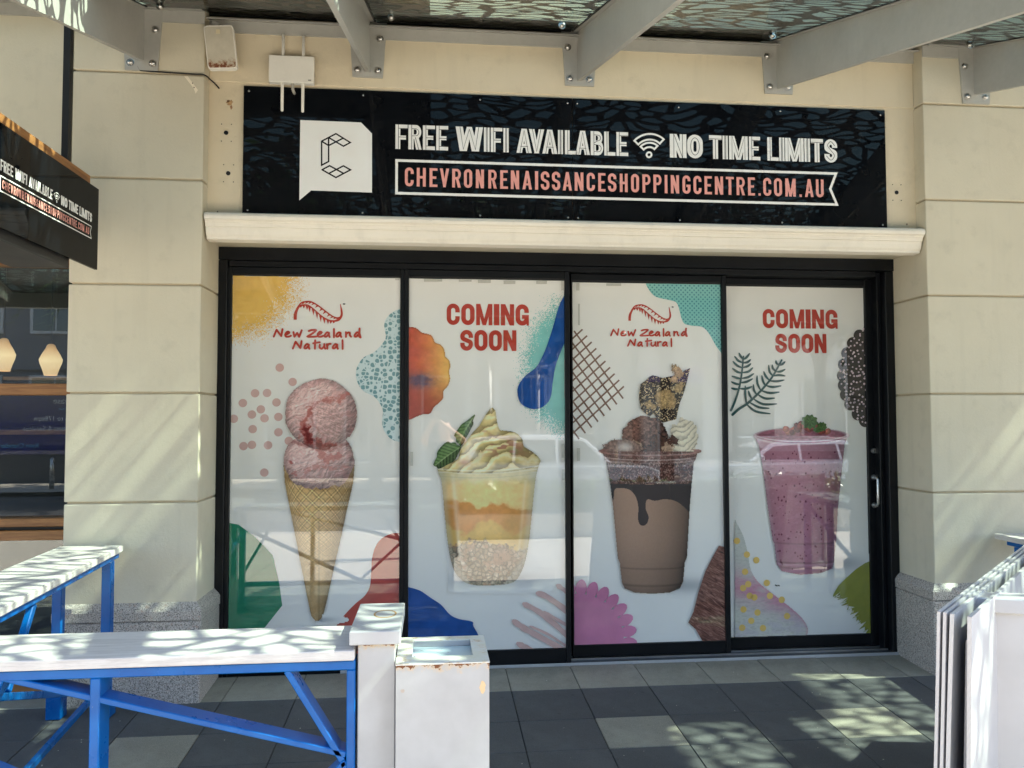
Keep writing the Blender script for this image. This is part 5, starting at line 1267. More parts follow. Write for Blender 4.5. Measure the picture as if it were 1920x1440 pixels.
def m_tray():
    t = NT('pale_tray'); v = t.coords(); n = t.noise(v, 26, 4, .7)
    c = t.mix(t.ramp(n, [(.66, (0, 0, 0)), (.70, (.9, .9, .9))]), rgb(196, 214, 220), rgb(64, 70, 70)); return t.done(t.pbr(c, .3, coat=.2))
box('tray', X0+.0045, X1-.0045, Y0+.0045, Y1-.0045, ZTp-.034, ZTp-.023, m_tray(), pb)
for (cx, cz, w, hgt, mt) in ((-.541, .665, .012, .011, 'a'), (-.284, .668, .019, .034, 'b')):
    ang = np.linspace(0, 2*math.pi, 15)[:-1]; random.seed(int(w*1e4))
    flat('paint_chip', [[(cx+w/2*(.8+.5*random.random())*math.cos(a), cz+hgt/2*(.8+.5*random.random())*math.sin(a)) for a in ang]], m_plain('chip_'+mt, rgb(178, 162, 150) if mt == 'a' else rgb(226, 190, 146), .6), pb, Y0-.0006)

# ------------------------------------------------------------------ stacked white boards on the right
def m_board():
    t = NT('white_board_plastic'); v = t.coords(); n = t.noise(v, 4, 4)
    return t.done(t.pbr(t.ramp(n, [(.3, rgb(180, 178, 180)), (.7, rgb(192, 190, 192))]), .38, coat=.15, coat_rough=.2))
M['board'] = m_board()
def m_flute():
    t = NT('fluted_board_edge'); v = t.coords((1, 1, 190)); w = t.n('TexWave', wave_type='BANDS', bands_direction='Z'); w.inputs['Scale'].default_value = .5; t.l(v, w.inputs['Vector'])
    return t.done(t.pbr(t.ramp(w.outputs[0], [(.3, rgb(160, 146, 140)), (.6, rgb(232, 226, 222))]), .6))
M['flute'] = m_flute()
ZS = .93
P0 = PZ(1757, 1146, ZS); P1 = PZ(1925, 1018, ZS)
dv = Vector((P1.x-P0.x, P1.y-P0.y, 0)).normalized(); nv = Vector((dv.y, -dv.x, 0))     # nv points right / towards camera
def sheet(name, label, off, length, h, thick, mat, lean, bow, start=0., edge=None):
    bm = bmesh.new(); n = 10; cols = []
    for i in range(n+1):
        s = start+length*i/n; row = []
        for j in range(7):
            z = j/6; zz = gz(-2)+z*(h-gz(-2)); k = off-lean*(z-1)*-1*0+lean*(1-z)*-1+bow*math.sin(math.pi*z)*math.sin(math.pi*i/n*.9+.3)
            p = Vector((P0.x, P0.y, 0))+dv*(s+(1-z)*-.075)+nv*k; row.append([bm.verts.new((p.x, p.y, zz)), bm.verts.new((p.x+nv.x*thick, p.y+nv.y*thick, zz))])
        cols.append(row)
    for i in range(n):
        for j in range(6):
            a, b, c, d = cols[i][j], cols[i+1][j], cols[i+1][j+1], cols[i][j+1]
            bm.faces.new((a[0], d[0], c[0], b[0])); bm.faces.new((a[1], b[1], c[1], d[1]))
        bm.faces.new((cols[i][6][0], cols[i][6][1], cols[i+1][6][1], cols[i+1][6][0]))
    ef = []
    for j in range(6):
        for cc in (cols[0], cols[n]): ef.append(bm.faces.new((cc[j][0], cc[j][1], cc[j+1][1], cc[j+1][0])))
    bmesh.ops.recalc_face_normals(bm, faces=bm.faces)
    idx = [f.index for f in ef]; bm.faces.index_update(); idx = [f.index for f in ef]
    o = obj(name, bm, mat, None); o.data.materials.append(M['flute'])
    for i in idx: o.data.polygons[i].material_index = 1
    tag(o, label, 'board', 'white boards leaning together at the right'); return o
sheet('display_board', 'leftmost thin white board of the leaning stack', .000, 1.9, ZS, .009, M['board'], .03, .006)
sheet('display_board', 'second thin white board from the left in the leaning stack', .016, 1.9, ZS-.002, .009, M['board'], .034, .010, .004)
sheet('display_board', 'third white board in the leaning stack with curling edge', .034, 1.85, ZS-.004, .012, M['board'], .026, -.012, .010)
sheet('display_board', 'dark blue backed board showing between the white boards', .058, 1.2, ZS-.10, .006, m_plain('navy_board', rgb(24, 58, 120), .5), .02, .0, .10)
sheet('display_board', 'brown backed panel showing low between the white boards', .070, 1.2, .42, .006, m_plain('brown_board', rgb(96, 58, 48), .6), .02, .0, .05)
sheet('display_board', 'white corrugated board with dotted edge in front of the blue one', .084, 1.8, ZS-.003, .012, M['board'], .020, .006, .0)
# framed panel facing the street
fp = thing('framed_panel', 'white framed panel standing in front of the leaning boards', 'panel', (1.6, -2.3, gz(-2.3)))
Q0 = PZ(1829, 1120, ZS-.01); q1 = PZ(1930, 1170, ZS-.01)
ex = Vector((q1.x-Q0.x, q1.y-Q0.y, 0)); ex = (Vector((.90, -.36, 0))).normalized(); ey = Vector((-ex.y, ex.x, 0))
def pbox(name, s0, s1, d0, d1, z0, z1, mat, bev=.003):
    bm = bmesh.new(); bm_box(bm, s0, s1, d0, d1, z0, z1, bev)
    Mx = Matrix(((ex.x, ey.x, 0, Q0.x), (ex.y, ey.y, 0, Q0.y), (0, 0, 1, 0), (0, 0, 0, 1))); bmesh.ops.transform(bm, matrix=Mx, verts=bm.verts)
    return obj(name, bm, mat, fp)
zt_ = ZS-.01; g0 = gz(-2.3)
pbox('panel_sheet', .03, 2.57, .016, .10, g0+.05, zt_-.004, M['board']); pbox('top_bar', .0, 2.60, .0, .115, zt_-.05, zt_, M['board'])
pbox('side_bar', .0, .042, .001, .114, g0, zt_-.0505, M['board']); pbox('side_bar', 2.558, 2.60, .001, .114, g0, zt_-.0505, M['board']); pbox('bottom_bar', .0425, 2.5575, .001, .114, g0+.02, g0+.07, M['board'])

# ================================================================== things on the wall
# wifi router with four antennas
rt = thing('wifi_router', 'white wireless access point with four stick antennas above the sign', 'router', (-1.268, YW, 3.56))
box('case', -1.396, -1.140, -.215, -.172, 3.484, 3.642, M['white_plastic'], rt, bev=.004, seg=2)
box('mount_plate', -1.36, -1.18, -.1715, YW-.0065, 3.50, 3.63, M['steel_grey'], rt)
for x, z0, z1 in ((-1.319, 3.642, 3.778), (-1.203, 3.642, 3.774), (-1.322, 3.320, 3.484), (-1.205, 3.318, 3.484)):
    zz = [z0+.0, z0+.004, z1-.004, z1] if z0 > 3.6 else [z0, z0+.004, z1-.004, z1]
    r_ = [.0095, .0095, .0085, .004] if z0 > 3.6 else [.004, .0085, .0095, .0095]
    tube('antenna', [(x, -.193, z) for z in zz], r_, M['white_plastic'], rt)
tube('cable_gland', [(-1.262, -.195, 3.484), (-1.262, -.195, 3.452), (-1.258, -.185, 3.440), (-1.256, YW-.018, 3.438)], .0085, m_plain('grey_conduit', rgb(176, 172, 162), .5), rt)
box('vendor_mark', -1.172, -1.154, -.2158, -.2152, 3.496, 3.504, m_plain('grey_mark', rgb(150, 148, 142), .5), rt)
# weathered square antenna plate
ap = thing('antenna_plate', 'weathered grey flat antenna with rust at its lower edge on the pillar corner', 'antenna', (-1.66, -.25, 3.65))
def m_weather():
    t = NT('weathered_plate'); tc = t.n('TexCoord'); sp = t.n('SeparateXYZ'); t.l(tc.outputs['Generated'], sp.inputs[0]); v = t.coords(); n = t.noise(v, 60, 5, .7); n2 = t.noise(v, 18, 4, .6)
    low = t.ramp(sp.outputs[2], [(.05, (1, 1, 1)), (.42, (.0, .0, .0))]); m = t.math('ADD', t.math('MULTIPLY', low, .30), t.math('ADD', t.math('MULTIPLY', n, .55), t.math('MULTIPLY', n2, .25)))
    c = t.ramp(n2, [(.3, rgb(192, 184, 166)), (.7, rgb(206, 198, 180))]); c = t.mix(t.ramp(m, [(.56, (0, 0, 0)), (.66, (.7, .7, .7))]), c, rgb(158, 124, 92)); c = t.mix(t.ramp(m, [(.66, (0, 0, 0)), (.70, (1, 1, 1))]), c, rgb(118, 66, 38))
    return t.done(t.pbr(c, .55))
cn = [at(381, 48, -.285), at(437, 47, -.285), at(445, 129, -.265), at(390, 130, -.265)]
def quadplate(name, c, th, mat, par, inset=0., off=0., bev=.0, rc=0.):
    ce = sum(c, Vector())/4; cc = [ce+(p-ce)*(1-inset) for p in c]
    if rc > 0:
        out = []
        for i in range(4):
            p = cc[i]; a = cc[i-1]; b = cc[(i+1) % 4]; da = (a-p).normalized()*rc; db = (b-p).normalized()*rc
            out += [p+da, p+da*.3+db*.3*0+(da+db)*.10, p+db]
        cc = out
    bm = bmesh.new(); n = len(cc); A = [bm.verts.new(p+Vector((0, -off, 0))) for p in cc]; B = [bm.verts.new(p+Vector((0, th-off, 0))) for p in cc]
    bm.faces.new(A); bm.faces.new(B[::-1])
    for i in range(n): bm.faces.new((A[i], A[(i+1) % n], B[(i+1) % n], B[i]))
    bmesh.ops.recalc_face_normals(bm, faces=bm.faces); return obj(name, bm, mat, par)
quadplate('rim', cn, .028, M['white_plastic'], ap, 0, 0, rc=.018); pf = quadplate('face', cn, .004, m_weather(), ap, .07, .003, rc=.014)
ce = at(409, 60, -.29); quadplate('sticker', [ce+Vector((a, 0, b)) for a, b in ((-.011, .012), (.011, .012), (.011, -.012), (-.011, -.012))], .0008, m_plain('sticker', rgb(226, 212, 178), .5), pf, 0, .006)
bar('bracket', (-1.66, -.26, 3.775), (-1.70, YP+.01, 3.80), .03, .02, M['steel_grey'], ap)
# loose cable, old marks
wr = [at(x, y, YP-.008) for x, y in ((258, 124), (262, 131), (270, 133), (300, 135), (330, 137), (360, 139), (383, 140.5))]+[at(395, 150, YW-.012), at(403, 157, YW-.010), at(411, 166, YW-.006)]
o = tube('loose_cable', smooth([tuple(p) for p in wr], 4), .0042, M['black_flat'], None, 8); tag(o, 'thin black cable sagging along the left pillar joint', 'cable')
for i, (x, y) in enumerate(((424, 249), (428, 325), (1681, 361))):
    p = at(x, y, YW); bm = bmesh.new(); bmesh.ops.create_cone(bm, cap_ends=True, segments=16, radius1=.0125, radius2=.0125, depth=.004)
    bmesh.ops.transform(bm, matrix=Matrix.Translation((p.x, YW-.001, p.z)) @ Matrix.Rotation(R(90), 4, 'X'), verts=bm.verts)
    hole = obj('drill_hole', bm, M['black_flat'], fac)
    for dx, dz in ((-.026, .05), (.03, .05), (-.026, -.05), (.03, -.05)):
        bm = bmesh.new(); bmesh.ops.create_cone(bm, cap_ends=True, segments=8, radius1=.003, radius2=.003, depth=.003)
        bmesh.ops.transform(bm, matrix=Matrix.Translation((p.x+dx, YW-.001, p.z+dz)) @ Matrix.Rotation(R(90), 4, 'X'), verts=bm.verts); obj('screw_hole', bm, M['black_flat'], hole)
def mark(px, py, Y, r, col, par, seed, sq=1.0, n=13, name='wall_mark'):
    random.seed(seed); p = at(px, py, Y)
    flat(name, [[(p.x+r*(.5+.9*random.random())*math.cos(a), p.z+sq*r*(.5+.9*random.random())*math.sin(a)) for a in np.linspace(0, 2*math.pi, n)[:-1]]], m_plain('mark_%d' % seed, col, .7, var=.4, scale=60), par, Y-.0008)
mark(431, 193, YW, .018, rgb(186, 150, 108), fac, 1, 1.1, 19); mark(428, 190, YW, .008, rgb(150, 112, 80), fac, 2); mark(434, 201, YW, .007, rgb(158, 120, 88), fac, 3, 1.8)
mark(408, 398, YW, .006, rgb(120, 104, 84), fac, 4, 1.4); mark(1700, 421, YW, .006, rgb(130, 112, 92), fac, 5)
for (a, b) in (((348, 143), (367, 172)),):
    p, q = at(*a, YP), at(*b, YP); flat('peeled_paint', [[(p.x-.008, p.z), (p.x+.012, p.z), (q.x+.012, q.z+.01), (q.x, q.z-.012), (q.x-.012, q.z+.02)]], m_plain('bare_plaster', rgb(236, 226, 206), .7), pl, YP-.0008)
mark(361, 156, YP-.001, .004, rgb(72, 54, 40), pl, 7); mark(364, 164, YP-.001, .0045, rgb(84, 60, 44), pl, 8)

# ================================================================== hanging sign at the left
hs = thing('hanging_sign', 'black wifi sign on timber box hanging edge on at the left', 'sign', (-2.22, -1.2, 2.3))
XS = -2.21
box('panel', XS-.016, XS, -2.05, -.480, 2.325, 2.755, M['sign_black'], hs, bev=.0015)
box('timber_box', XS-.34, XS-.0165, -2.04, -.545, 2.42, 2.808, M['timber_y'], hs, bev=.004)
box('bottom_channel', XS-.30, XS-.03, -2.03, -.735, 2.285, 2.418, m_plain('black_channel', (.02, .02, .021, 1), .5, var=.2), hs, bev=.003)
box('hanger', XS-.048, XS-.017, -.805, -.770, 2.8085, 3.66, M['black_flat'], hs)
K = .318; Yt0 = -1.432; X_a = u1(48); ZA = 2.604
lt = bpy.data.objects.new('lettering', None); COL.objects.link(lt); lt.parent = hs; lt.matrix_parent_inverse = Matrix.Translation(-Vector(hs.location))
lt.location = (XS+.0004, Yt0, ZA); lt.rotation_euler = (0, 0, R(90))
lettering(lt, lambda a, b: ((a-X_a)*K, (b-(ZL1+HL1))*K), local=True, y0=0, eps=.0004)

# ================================================================== left shop window
sw = thing('timber_shopfront', 'timber framed shop window with lit lamps left of the pillar', 'shopfront', (-3.6, 0, 0))
for z0, z1, y0, nm in ((1.676, 1.742, -.05, 'rail'), (.930, .976, -.07, 'rail'), (.852, .908, -.06, 'sill'), (2.425, 2.60, -.06, 'head_board')):
    box(nm, -6.5, -2.462, y0, .05, z0, z1, M['timber_x'], sw, bev=.004)
box('dark_band', -6.5, -2.462, -.03, .05, .909, .929, M['black_flat'], sw)
box('stall_riser', -6.5, -2.462, -.04, .05, -.1, .05, M['timber_x'], sw, bev=.004)
for z0, z1 in ((1.743, 2.424), (.977, 1.675), (.051, .851)): box('glass_pane', -6.49, -2.463, .0, .006, z0, z1, M['glass'], sw)
for xx in (-4.4, -6.46): box('mullion', xx-.03, xx+.03, -.045, .045, .05, 2.42, M['timber_x'], sw)
box('counter_top', -6.4, -2.5, .35, .75, .86, .90, M['timber_x'], sw)
box('wall_shelf', -6.4, -2.5, 2.6, 3.1, 1.4, 1.44, M['timber_x'], sw)
def m_lamp():
    t = NT('lamp_glass'); tc = t.n('TexCoord'); sp = t.n('SeparateXYZ'); t.l(tc.outputs['Generated'], sp.inputs[0])
    e = t.n('Emission'); lw = t.n('LayerWeight'); lw.inputs[0].default_value = .5
    t.l(t.ramp(sp.outputs[2], [(.0, (.8, .52, .28)), (.50, (1, .74, .40)), (.8, (.7, .40, .18)), (1, (.3, .16, .06))]), e.inputs[0]); e.inputs[1].default_value = .20
    d = t.pbr((.7, .5, .3, 1), .3); a = t.n('AddShader'); t.l(e.outputs[0], a.inputs[0]); t.l(d, a.inputs[1]); return t.done(a.outputs[0])
M['lamp'] = m_lamp(); M['bulb'] = (lambda t: t.done((lambda e: (e.inputs[0].__setattr__('default_value', (1, .62, .26, 1)), e.inputs[1].__setattr__('default_value', 2.0), e.outputs[0])[2])(t.n('Emission'))))(NT('glowing_bulb'))
for i, (px, pa, pb_) in enumerate(((96, 645, 704), (8, 634, 696))):
    a, b = at(px, pa, .45), at(px, pb_, .45); H = a.z-b.z
    L0 = thing('pendant_lamp', ('glowing amber glass pendant lamp nearest the pillar', 'glowing amber glass pendant lamp at the left picture edge')[i], 'lamp', (a.x, .45, b.z), 'lamps in the shop window')
    prof = [(.010, 1.0), (.020, .96), (.026, .86), (.046, .66), (.058, .50), (.054, .38), (.042, .20), (.034, .05), (.032, .0)]
    bm = bmesh.new(); rings = []
    for r_, z in prof: rings.append([bm.verts.new((a.x+r_*1.15*math.cos(k*math.pi/10), .45+r_*1.15*math.sin(k*math.pi/10), b.z+z*H)) for k in range(20)])
    for r0, r1 in zip(rings, rings[1:]):
        for k in range(20): bm.faces.new((r0[k], r0[(k+1) % 20], r1[(k+1) % 20], r1[k]))
    obj('shade', bm, M['lamp'], L0, smooth=True)
    tube('cord', [(a.x, .45, a.z-.002), (a.x, .45, 3.29)], .004, M['black_flat'], L0, 6)
# doors along the dark interior so the glass has depth
for k in range(4): box('shelf_board', -6.2+k*.9, -5.5+k*.9, 2.9, 3.19, 1.9, 1.93, M['timber_x'], sw)

# grit, leaf bits and crumbs lying on the paving
rs = np.random.RandomState(21); V = []; F = []
for i in range(150):
    x, y = rs.uniform(-2.4, 2.6), -rs.uniform(.0, 1.0)**.8*1.9+.02; r = rs.uniform(.0016, .0042); a0 = rs.uniform(0, 6.3); z = gz(y)+.0002; n = 5; b = len(V); el = rs.uniform(1, 3.2) if i % 6 == 0 else 1
    for k in range(n): t = 2*math.pi*k/n; px_, py_ = r*el*math.cos(t), r*math.sin(t); V.append((x+px_*math.cos(a0)-py_*math.sin(a0), y+px_*math.sin(a0)+py_*math.cos(a0), z))
    V.append((x, y, z+r*.8))
    for k in range(n): F.append((b+k, b+(k+1) % n, b+n))
o = mesh('paving_grit', V, F, m_plain('grit', rgb(190, 184, 170), .8, var=.5, scale=3), None); tag(o, 'pale grit and crumbs scattered on the dark paving', 'grit', kind='stuff')
# ================================================================== the street behind the viewer (it shows in the glass)
def m_carpaint(name, col): return m_plain(name, col, .25, var=.03, coat=1., coat_rough=.03)
M['car_white'] = m_carpaint('white_car_paint', rgb(238, 238, 238)); M['car_silver'] = m_carpaint('silver_car_paint', rgb(170, 174, 178))
M['car_glass'] = m_plain('tinted_car_glass', (.01, .012, .014, 1), .12, var=.1, spec=.25); M['tyre'] = m_plain('tyre', (.012, .012, .012, 1), .8); M['lampred'] = m_plain('tail_lamp', rgb(170, 20, 20), .2); M['lampclear'] = m_plain('head_lamp', (.7, .7, .7, 1), .1)
def make_car(x, y, name, label, paint, L=4.7, H=1.70, flip=1):
    zr = -.54; c = thing(name, label, 'car', (x, y, zr), 'cars parked along the street')
    def W_(z): return .93 if z < .95 else .93-(z-.95)/(H-.95)*.20
    def P(px, pz): return (flip*(px-.5)*L, pz)
    low = [(0.0, .38), (.0, .62), (.015, .88), (.06, .98), (.25, 1.03), (.985, 1.05), (1.0, .92), (1.0, .45), (.985, .30), (.02, .28)]
    cab = [(.235, 1.035), (.36, H-.10), (.42, H-.02), (.62, H), (.88, H-.05), (.93, H-.12), (.982, 1.055)]
    def loft(name, prof, par, mat, inset=0.0, sm_=False):
        bm = bmesh.new(); A = []; B = []
        for px, pz in prof:
            X, Z = P(px, pz); w = W_(pz)-inset; A.append(bm.verts.new((X, -w, Z))); B.append(bm.verts.new((X, w, Z)))
        n = len(prof)
        for i in range(n): bm.faces.new((A[i], A[(i+1) % n], B[(i+1) % n], B[i]))
        bm.faces.new(A[::-1]); bm.faces.new(B); bmesh.ops.recalc_face_normals(bm, faces=bm.faces)
        bmesh.ops.bevel(bm, geom=list(bm.edges), offset=.035, segments=2, affect='EDGES', clamp_overlap=True)
        return obj(name, bm, mat, par, local=True, smooth=False)
    loft('body', low, c, paint); cb = loft('cabin', cab, c, paint)
    for sgn in (-1, 1):
        for poly in ([(.275, 1.09), (.375, H-.16), (.50, H-.12), (.50, 1.09)], [(.515, 1.09), (.515, H-.12), (.70, H-.11), (.71, 1.09)], [(.725, 1.09), (.715, H-.11), (.87, H-.15), (.925, 1.10)]):
            v = [(P(px, pz)[0], sgn*(W_(pz)+.004), pz) for px, pz in poly]; mesh('side_window', v, [(0, 1, 2, 3)] if sgn*flip > 0 else [(3, 2, 1, 0)], M['car_glass'], cb, local=True)
    for a, b in (((.240, 1.06), (.362, H-.12)), ((.975, 1.09), (.925, H-.15))):
        v = [(P(*a)[0]+flip*(-.012 if a[0] < .5 else .012), s*.84, a[1]+.01) for s in (-1, 1)]+[(P(*b)[0]+flip*(-.012 if a[0] < .5 else .012), s*.68, b[1]+.01) for s in (1, -1)]; mesh('windscreen', v, [(0, 1, 2, 3)], M['car_glass'], cb, local=True)
    for px in (.18, .80):
        for s in (-1, 1):
            X = P(px, 0)[0]; bm = bmesh.new(); bmesh.ops.create_cone(bm, cap_ends=True, segments=24, radius1=.35, radius2=.35, depth=.22)
            bmesh.ops.transform(bm, matrix=Matrix.Translation((X, s*.84, .35)) @ Matrix.Rotation(R(90), 4, 'X'), verts=bm.verts); w = obj('wheel', bm, M['tyre'], c, local=True)
            bm = bmesh.new(); bmesh.ops.create_cone(bm, cap_ends=True, segments=20, radius1=.23, radius2=.21, depth=.235)
            bmesh.ops.transform(bm, matrix=Matrix.Translation((X, s*.84, .35)) @ Matrix.Rotation(R(90), 4, 'X'), verts=bm.verts); obj('rim', bm, M['alu'], w, local=True)
    for s in (-1, 1):
        X0 = P(.005, 0)[0]; X1 = P(.99, 0)[0]
        box('headlight', min(X0, X0+flip*.10), max(X0, X0+flip*.10), s*.80-.10, s*.80+.10, .74, .88, M['lampclear'], c, local=True, bev=.02); box('tail_light', min(X1-flip*.06, X1+flip*.03), max(X1-flip*.06, X1+flip*.03), s*.83-.07, s*.83+.07, .80, 1.05, M['lampred'], c, local=True, bev=.02)
        Xm = P(.29, 0)[0]; box('wing_mirror', Xm-.08, Xm+.06, s*1.0-.09, s*1.0+.09, 1.05, 1.20, paint, c, local=True, bev=.03)
    box('roof_rail', -.9, 1.5, -.62, -.57, H+.0, H+.05, M['alu'], c, local=True); box('roof_rail', -.9, 1.5, .57, .62, H+.0, H+.05, M['alu'], c, local=True)
    return c
make_car(2.35, -13.3, 'parked_car', 'white station wagon mirrored across the two middle doors', M['car_white'], flip=-1)
make_car(8.1, -13.4, 'parked_car', 'white sedan mirrored in the right hand doors', M['car_white'], H=1.55)

# low planter hedge between path and road
def hedge(x0, x1, y0, y1, z0, z1, label, seed):
    t = thing('planter_hedge', label, 'hedge', ((x0+x1)/2, (y0+y1)/2, gz(y0)), 'planters along the kerb')
    box('planter_wall', x0, x1, y0, y1, gz(y0)-.1, z0+.05, m_plain('planter_render_%d' % seed, rgb(196, 190, 178), .7, var=.1), t, bev=.02)
    rs = np.random.RandomState(seed); n = 2600
    c = np.stack([rs.uniform(x0+.05, x1-.05, n), rs.uniform(y0, y1, n), z0+(z1-z0)*np.sqrt(rs.uniform(0, 1, n))*(0.75+.25*np.sin(rs.uniform(0, 6, n)))], 1)
    a = rs.normal(size=(n, 3)); a /= np.linalg.norm(a, axis=1)[:, None]; b = np.cross(a, rs.normal(size=(n, 3))); b /= np.linalg.norm(b, axis=1)[:, None]
    s = rs.uniform(.05, .11, n)[:, None]
    V = np.stack([c-a*s, c-b*s*.42, c+a*s, c+b*s*.42], 1).reshape(-1, 3)
    o = mesh('foliage', [tuple(p) for p in V], [(4*i, 4*i+1, 4*i+2, 4*i+3) for i in range(n)], M['leaf'], t); o['kind'] = 'stuff'
def m_leaf(name, c0, c1):
    t = NT(name); g = t.n('NewGeometry'); c = t.ramp(g.outputs['Random Per Island'], [(0, c0[:3]), (1, c1[:3])])
    return t.done(t.pbr(c, .35, spec=.5))
M['leaf'] = m_leaf('hedge_leaf', rgb(60, 80, 40), rgb(120, 140, 80)); M['palm'] = m_leaf('palm_leaf', rgb(70, 92, 40), rgb(150, 158, 84))
hedge(-.2, 3.4, -7.9, -7.2, .0, .55, 'low leafy planter mirrored under the white car', 3); hedge(4.4, 8.5, -7.9, -7.2, .0, .6, 'low leafy planter mirrored in the rightmost door', 4)
# opposite buildings
def m_fac(name, col): return m_plain(name, col, .7, var=.06, scale=1.2)
M['fac_cream'] = m_fac('far_cream_render', rgb(176, 168, 152)); M['fac_white'] = m_fac('far_white_render', rgb(232, 230, 224)); M['fac_grey'] = m_fac('far_grey_render', rgb(150, 148, 146)); M['far_glass'] = m_plain('far_window_glass', (.03, .04, .05, 1), .08, var=.2, coat=1.)
def building(x0, x1, y, h, label, mat, cols, floors, arch=False):
    b = thing('street_building', label, 'building', ((x0+x1)/2, y, -.42), 'buildings across the street')
    box('wall', x0, x1, y-8, y, -.42, h, mat, b); box('parapet', x0-.15, x1+.15, y-.3, y+.22, h+.001, h+.5, mat, b); 
    for f in range(1, floors+1): box('string_course', x0-.05, x1+.05, y+.001, y+.12, -.42+f*3.6, -.2+f*3.6, mat, b)
    w = (x1-x0)/cols
    for f in range(floors):
        for c in range(cols):
            cx = x0+(c+.5)*w; z0 = (.1 if f == 0 else .9)+f*3.6; z1 = f*3.6+2.9
            wd = box('window', cx-w*.33, cx+w*.33, y+.002, y+.06, z0-.1, z1+.1, M['fac_white'], b); box('pane', cx-w*.29, cx-.03, y+.0605, y+.07, z0, z1, M['far_glass'], wd); box('pane', cx+.03, cx+w*.29, y+.0605, y+.07, z0, z1, M['far_glass'], wd)
    return b
bc = building(-6.5, 6.5, -22.0, 7.2, 'cream building opposite mirrored behind the posters', M['fac_cream'], 5, 2)
building(6.8, 20, -21.6, 7.4, 'white building opposite mirrored at the right', M['fac_white'], 5, 2); building(-22, -6.8, -23.2, 8.5, 'grey building opposite mirrored in the timber shop window', M['fac_grey'], 6, 2)
for a in range(7):   # white domed hoops on the pavement opposite
    pass
gz_ = thing('dome_frame', 'white hooped dome frame mirrored behind coming soon lettering', 'frame', (2.2, -19.5, -.42))
for k in range(6):
    an = k*math.pi/6; pts = [(2.2+1.6*math.cos(t)*math.cos(an), -19.5+1.6*math.cos(t)*math.sin(an), 3.2+2.0*math.sin(t)) for t in np.linspace(0, math.pi, 15)]
    tube('hoop', [Vector(p) for p in pts], .045, M['fac_white'], gz_, 6)
tube('ring', [Vector((2.2+1.6*math.cos(t), -19.5+1.6*math.sin(t), 3.2)) for t in np.linspace(0, 2*math.pi, 25)], .06, M['fac_white'], gz_, 6)
for k in range(6): tube('column', [(2.2+1.6*math.cos(k*math.pi/3), -19.5+1.6*math.sin(k*math.pi/3), -.42), (2.2+1.6*math.cos(k*math.pi/3), -19.5+1.6*math.sin(k*math.pi/3), 3.2)], .07, M['fac_white'], gz_, 8)
# blue letting board: reads backwards in the timber shop window
lb = thing('letting_board', 'blue letting hoarding mirrored in the timber shop window', 'hoarding', (-15, -20.6, -.42))
M['board_blue'] = m_print('hoarding_blue', rgb(16, 30, 110), .1, 2)
box('sheet', -19.5, -9.0, -20.65, -20.60, .45, 2.25, M['board_blue'], lb); box('skirt', -19.5, -9.0, -20.66, -20.62, -.42, .449, m_plain('hoarding_skirt', rgb(70, 70, 74), .7), lb)
def text(body, x, z, size, par, y, mat):
    cu = bpy.data.curves.new('t', 'FONT'); cu.body = body; cu.size = size; ob = bpy.data.objects.new('t', cu); COL.objects.link(ob)
    dg = bpy.context.evaluated_depsgraph_get(); me = bpy.data.meshes.new_from_object(ob.evaluated_get(dg)); bpy.data.objects.remove(ob); bpy.data.curves.remove(cu)
    for v in me.vertices: v.co = Vector((x-v.co.x, y, z+v.co.y))      # faces the shop (+y), so left and right swap
    me.flip_normals(); me.materials.clear(); me.materials.append(mat); return link('lettering', me, par)
TX = -13.0
M['txt_white'] = m_print('hoarding_white', rgb(236, 236, 240)); M['txt_cyan'] = m_print('hoarding_cyan', rgb(110, 180, 220))
text('For Lease', -11.02, 2.00, .25, lb, -20.595, M['txt_white']); text('Scan QR code', -11.1, 1.80, .13, lb, -20.595, M['txt_cyan'])
text('40sqm to 178sqm', -11.12, 1.48, .20, lb, -20.595, M['txt_white']); text('Retail Outlets & Services', -10.85, 1.17, .20, lb, -20.595, M['txt_white']); text('Ryan Chandler', -12.40, .66, .19, lb, -20.595, M['txt_cyan'])
for k, xx in enumerate((-11.0, -13.4, -15.8)):
    o = tube('bollard', [(xx, -18.4, -.42), (xx, -18.4, .42), (xx, -18.4, .45)], [.06, .06, .03], M['stainless'], None, 12); tag(o, ('first', 'second', 'third')[k]+' steel bollard mirrored in the timber shop window', 'bollard', 'bollards on the far kerb')
# purple shop sign across the street
ps = thing('shop_sign', 'small purple shop sign mirrored beside the chocolate shard', 'sign', (7.8, -21.3, 3.4))
box('panel', 6.9, 8.9, -21.52, -21.45, 2.75, 3.05, m_print('sign_purple', rgb(120, 70, 190)), ps); box('upper_panel', 6.9, 8.9, -21.52, -21.45, 3.051, 3.25, m_print('sign_lilac', rgb(190, 140, 200)), ps)
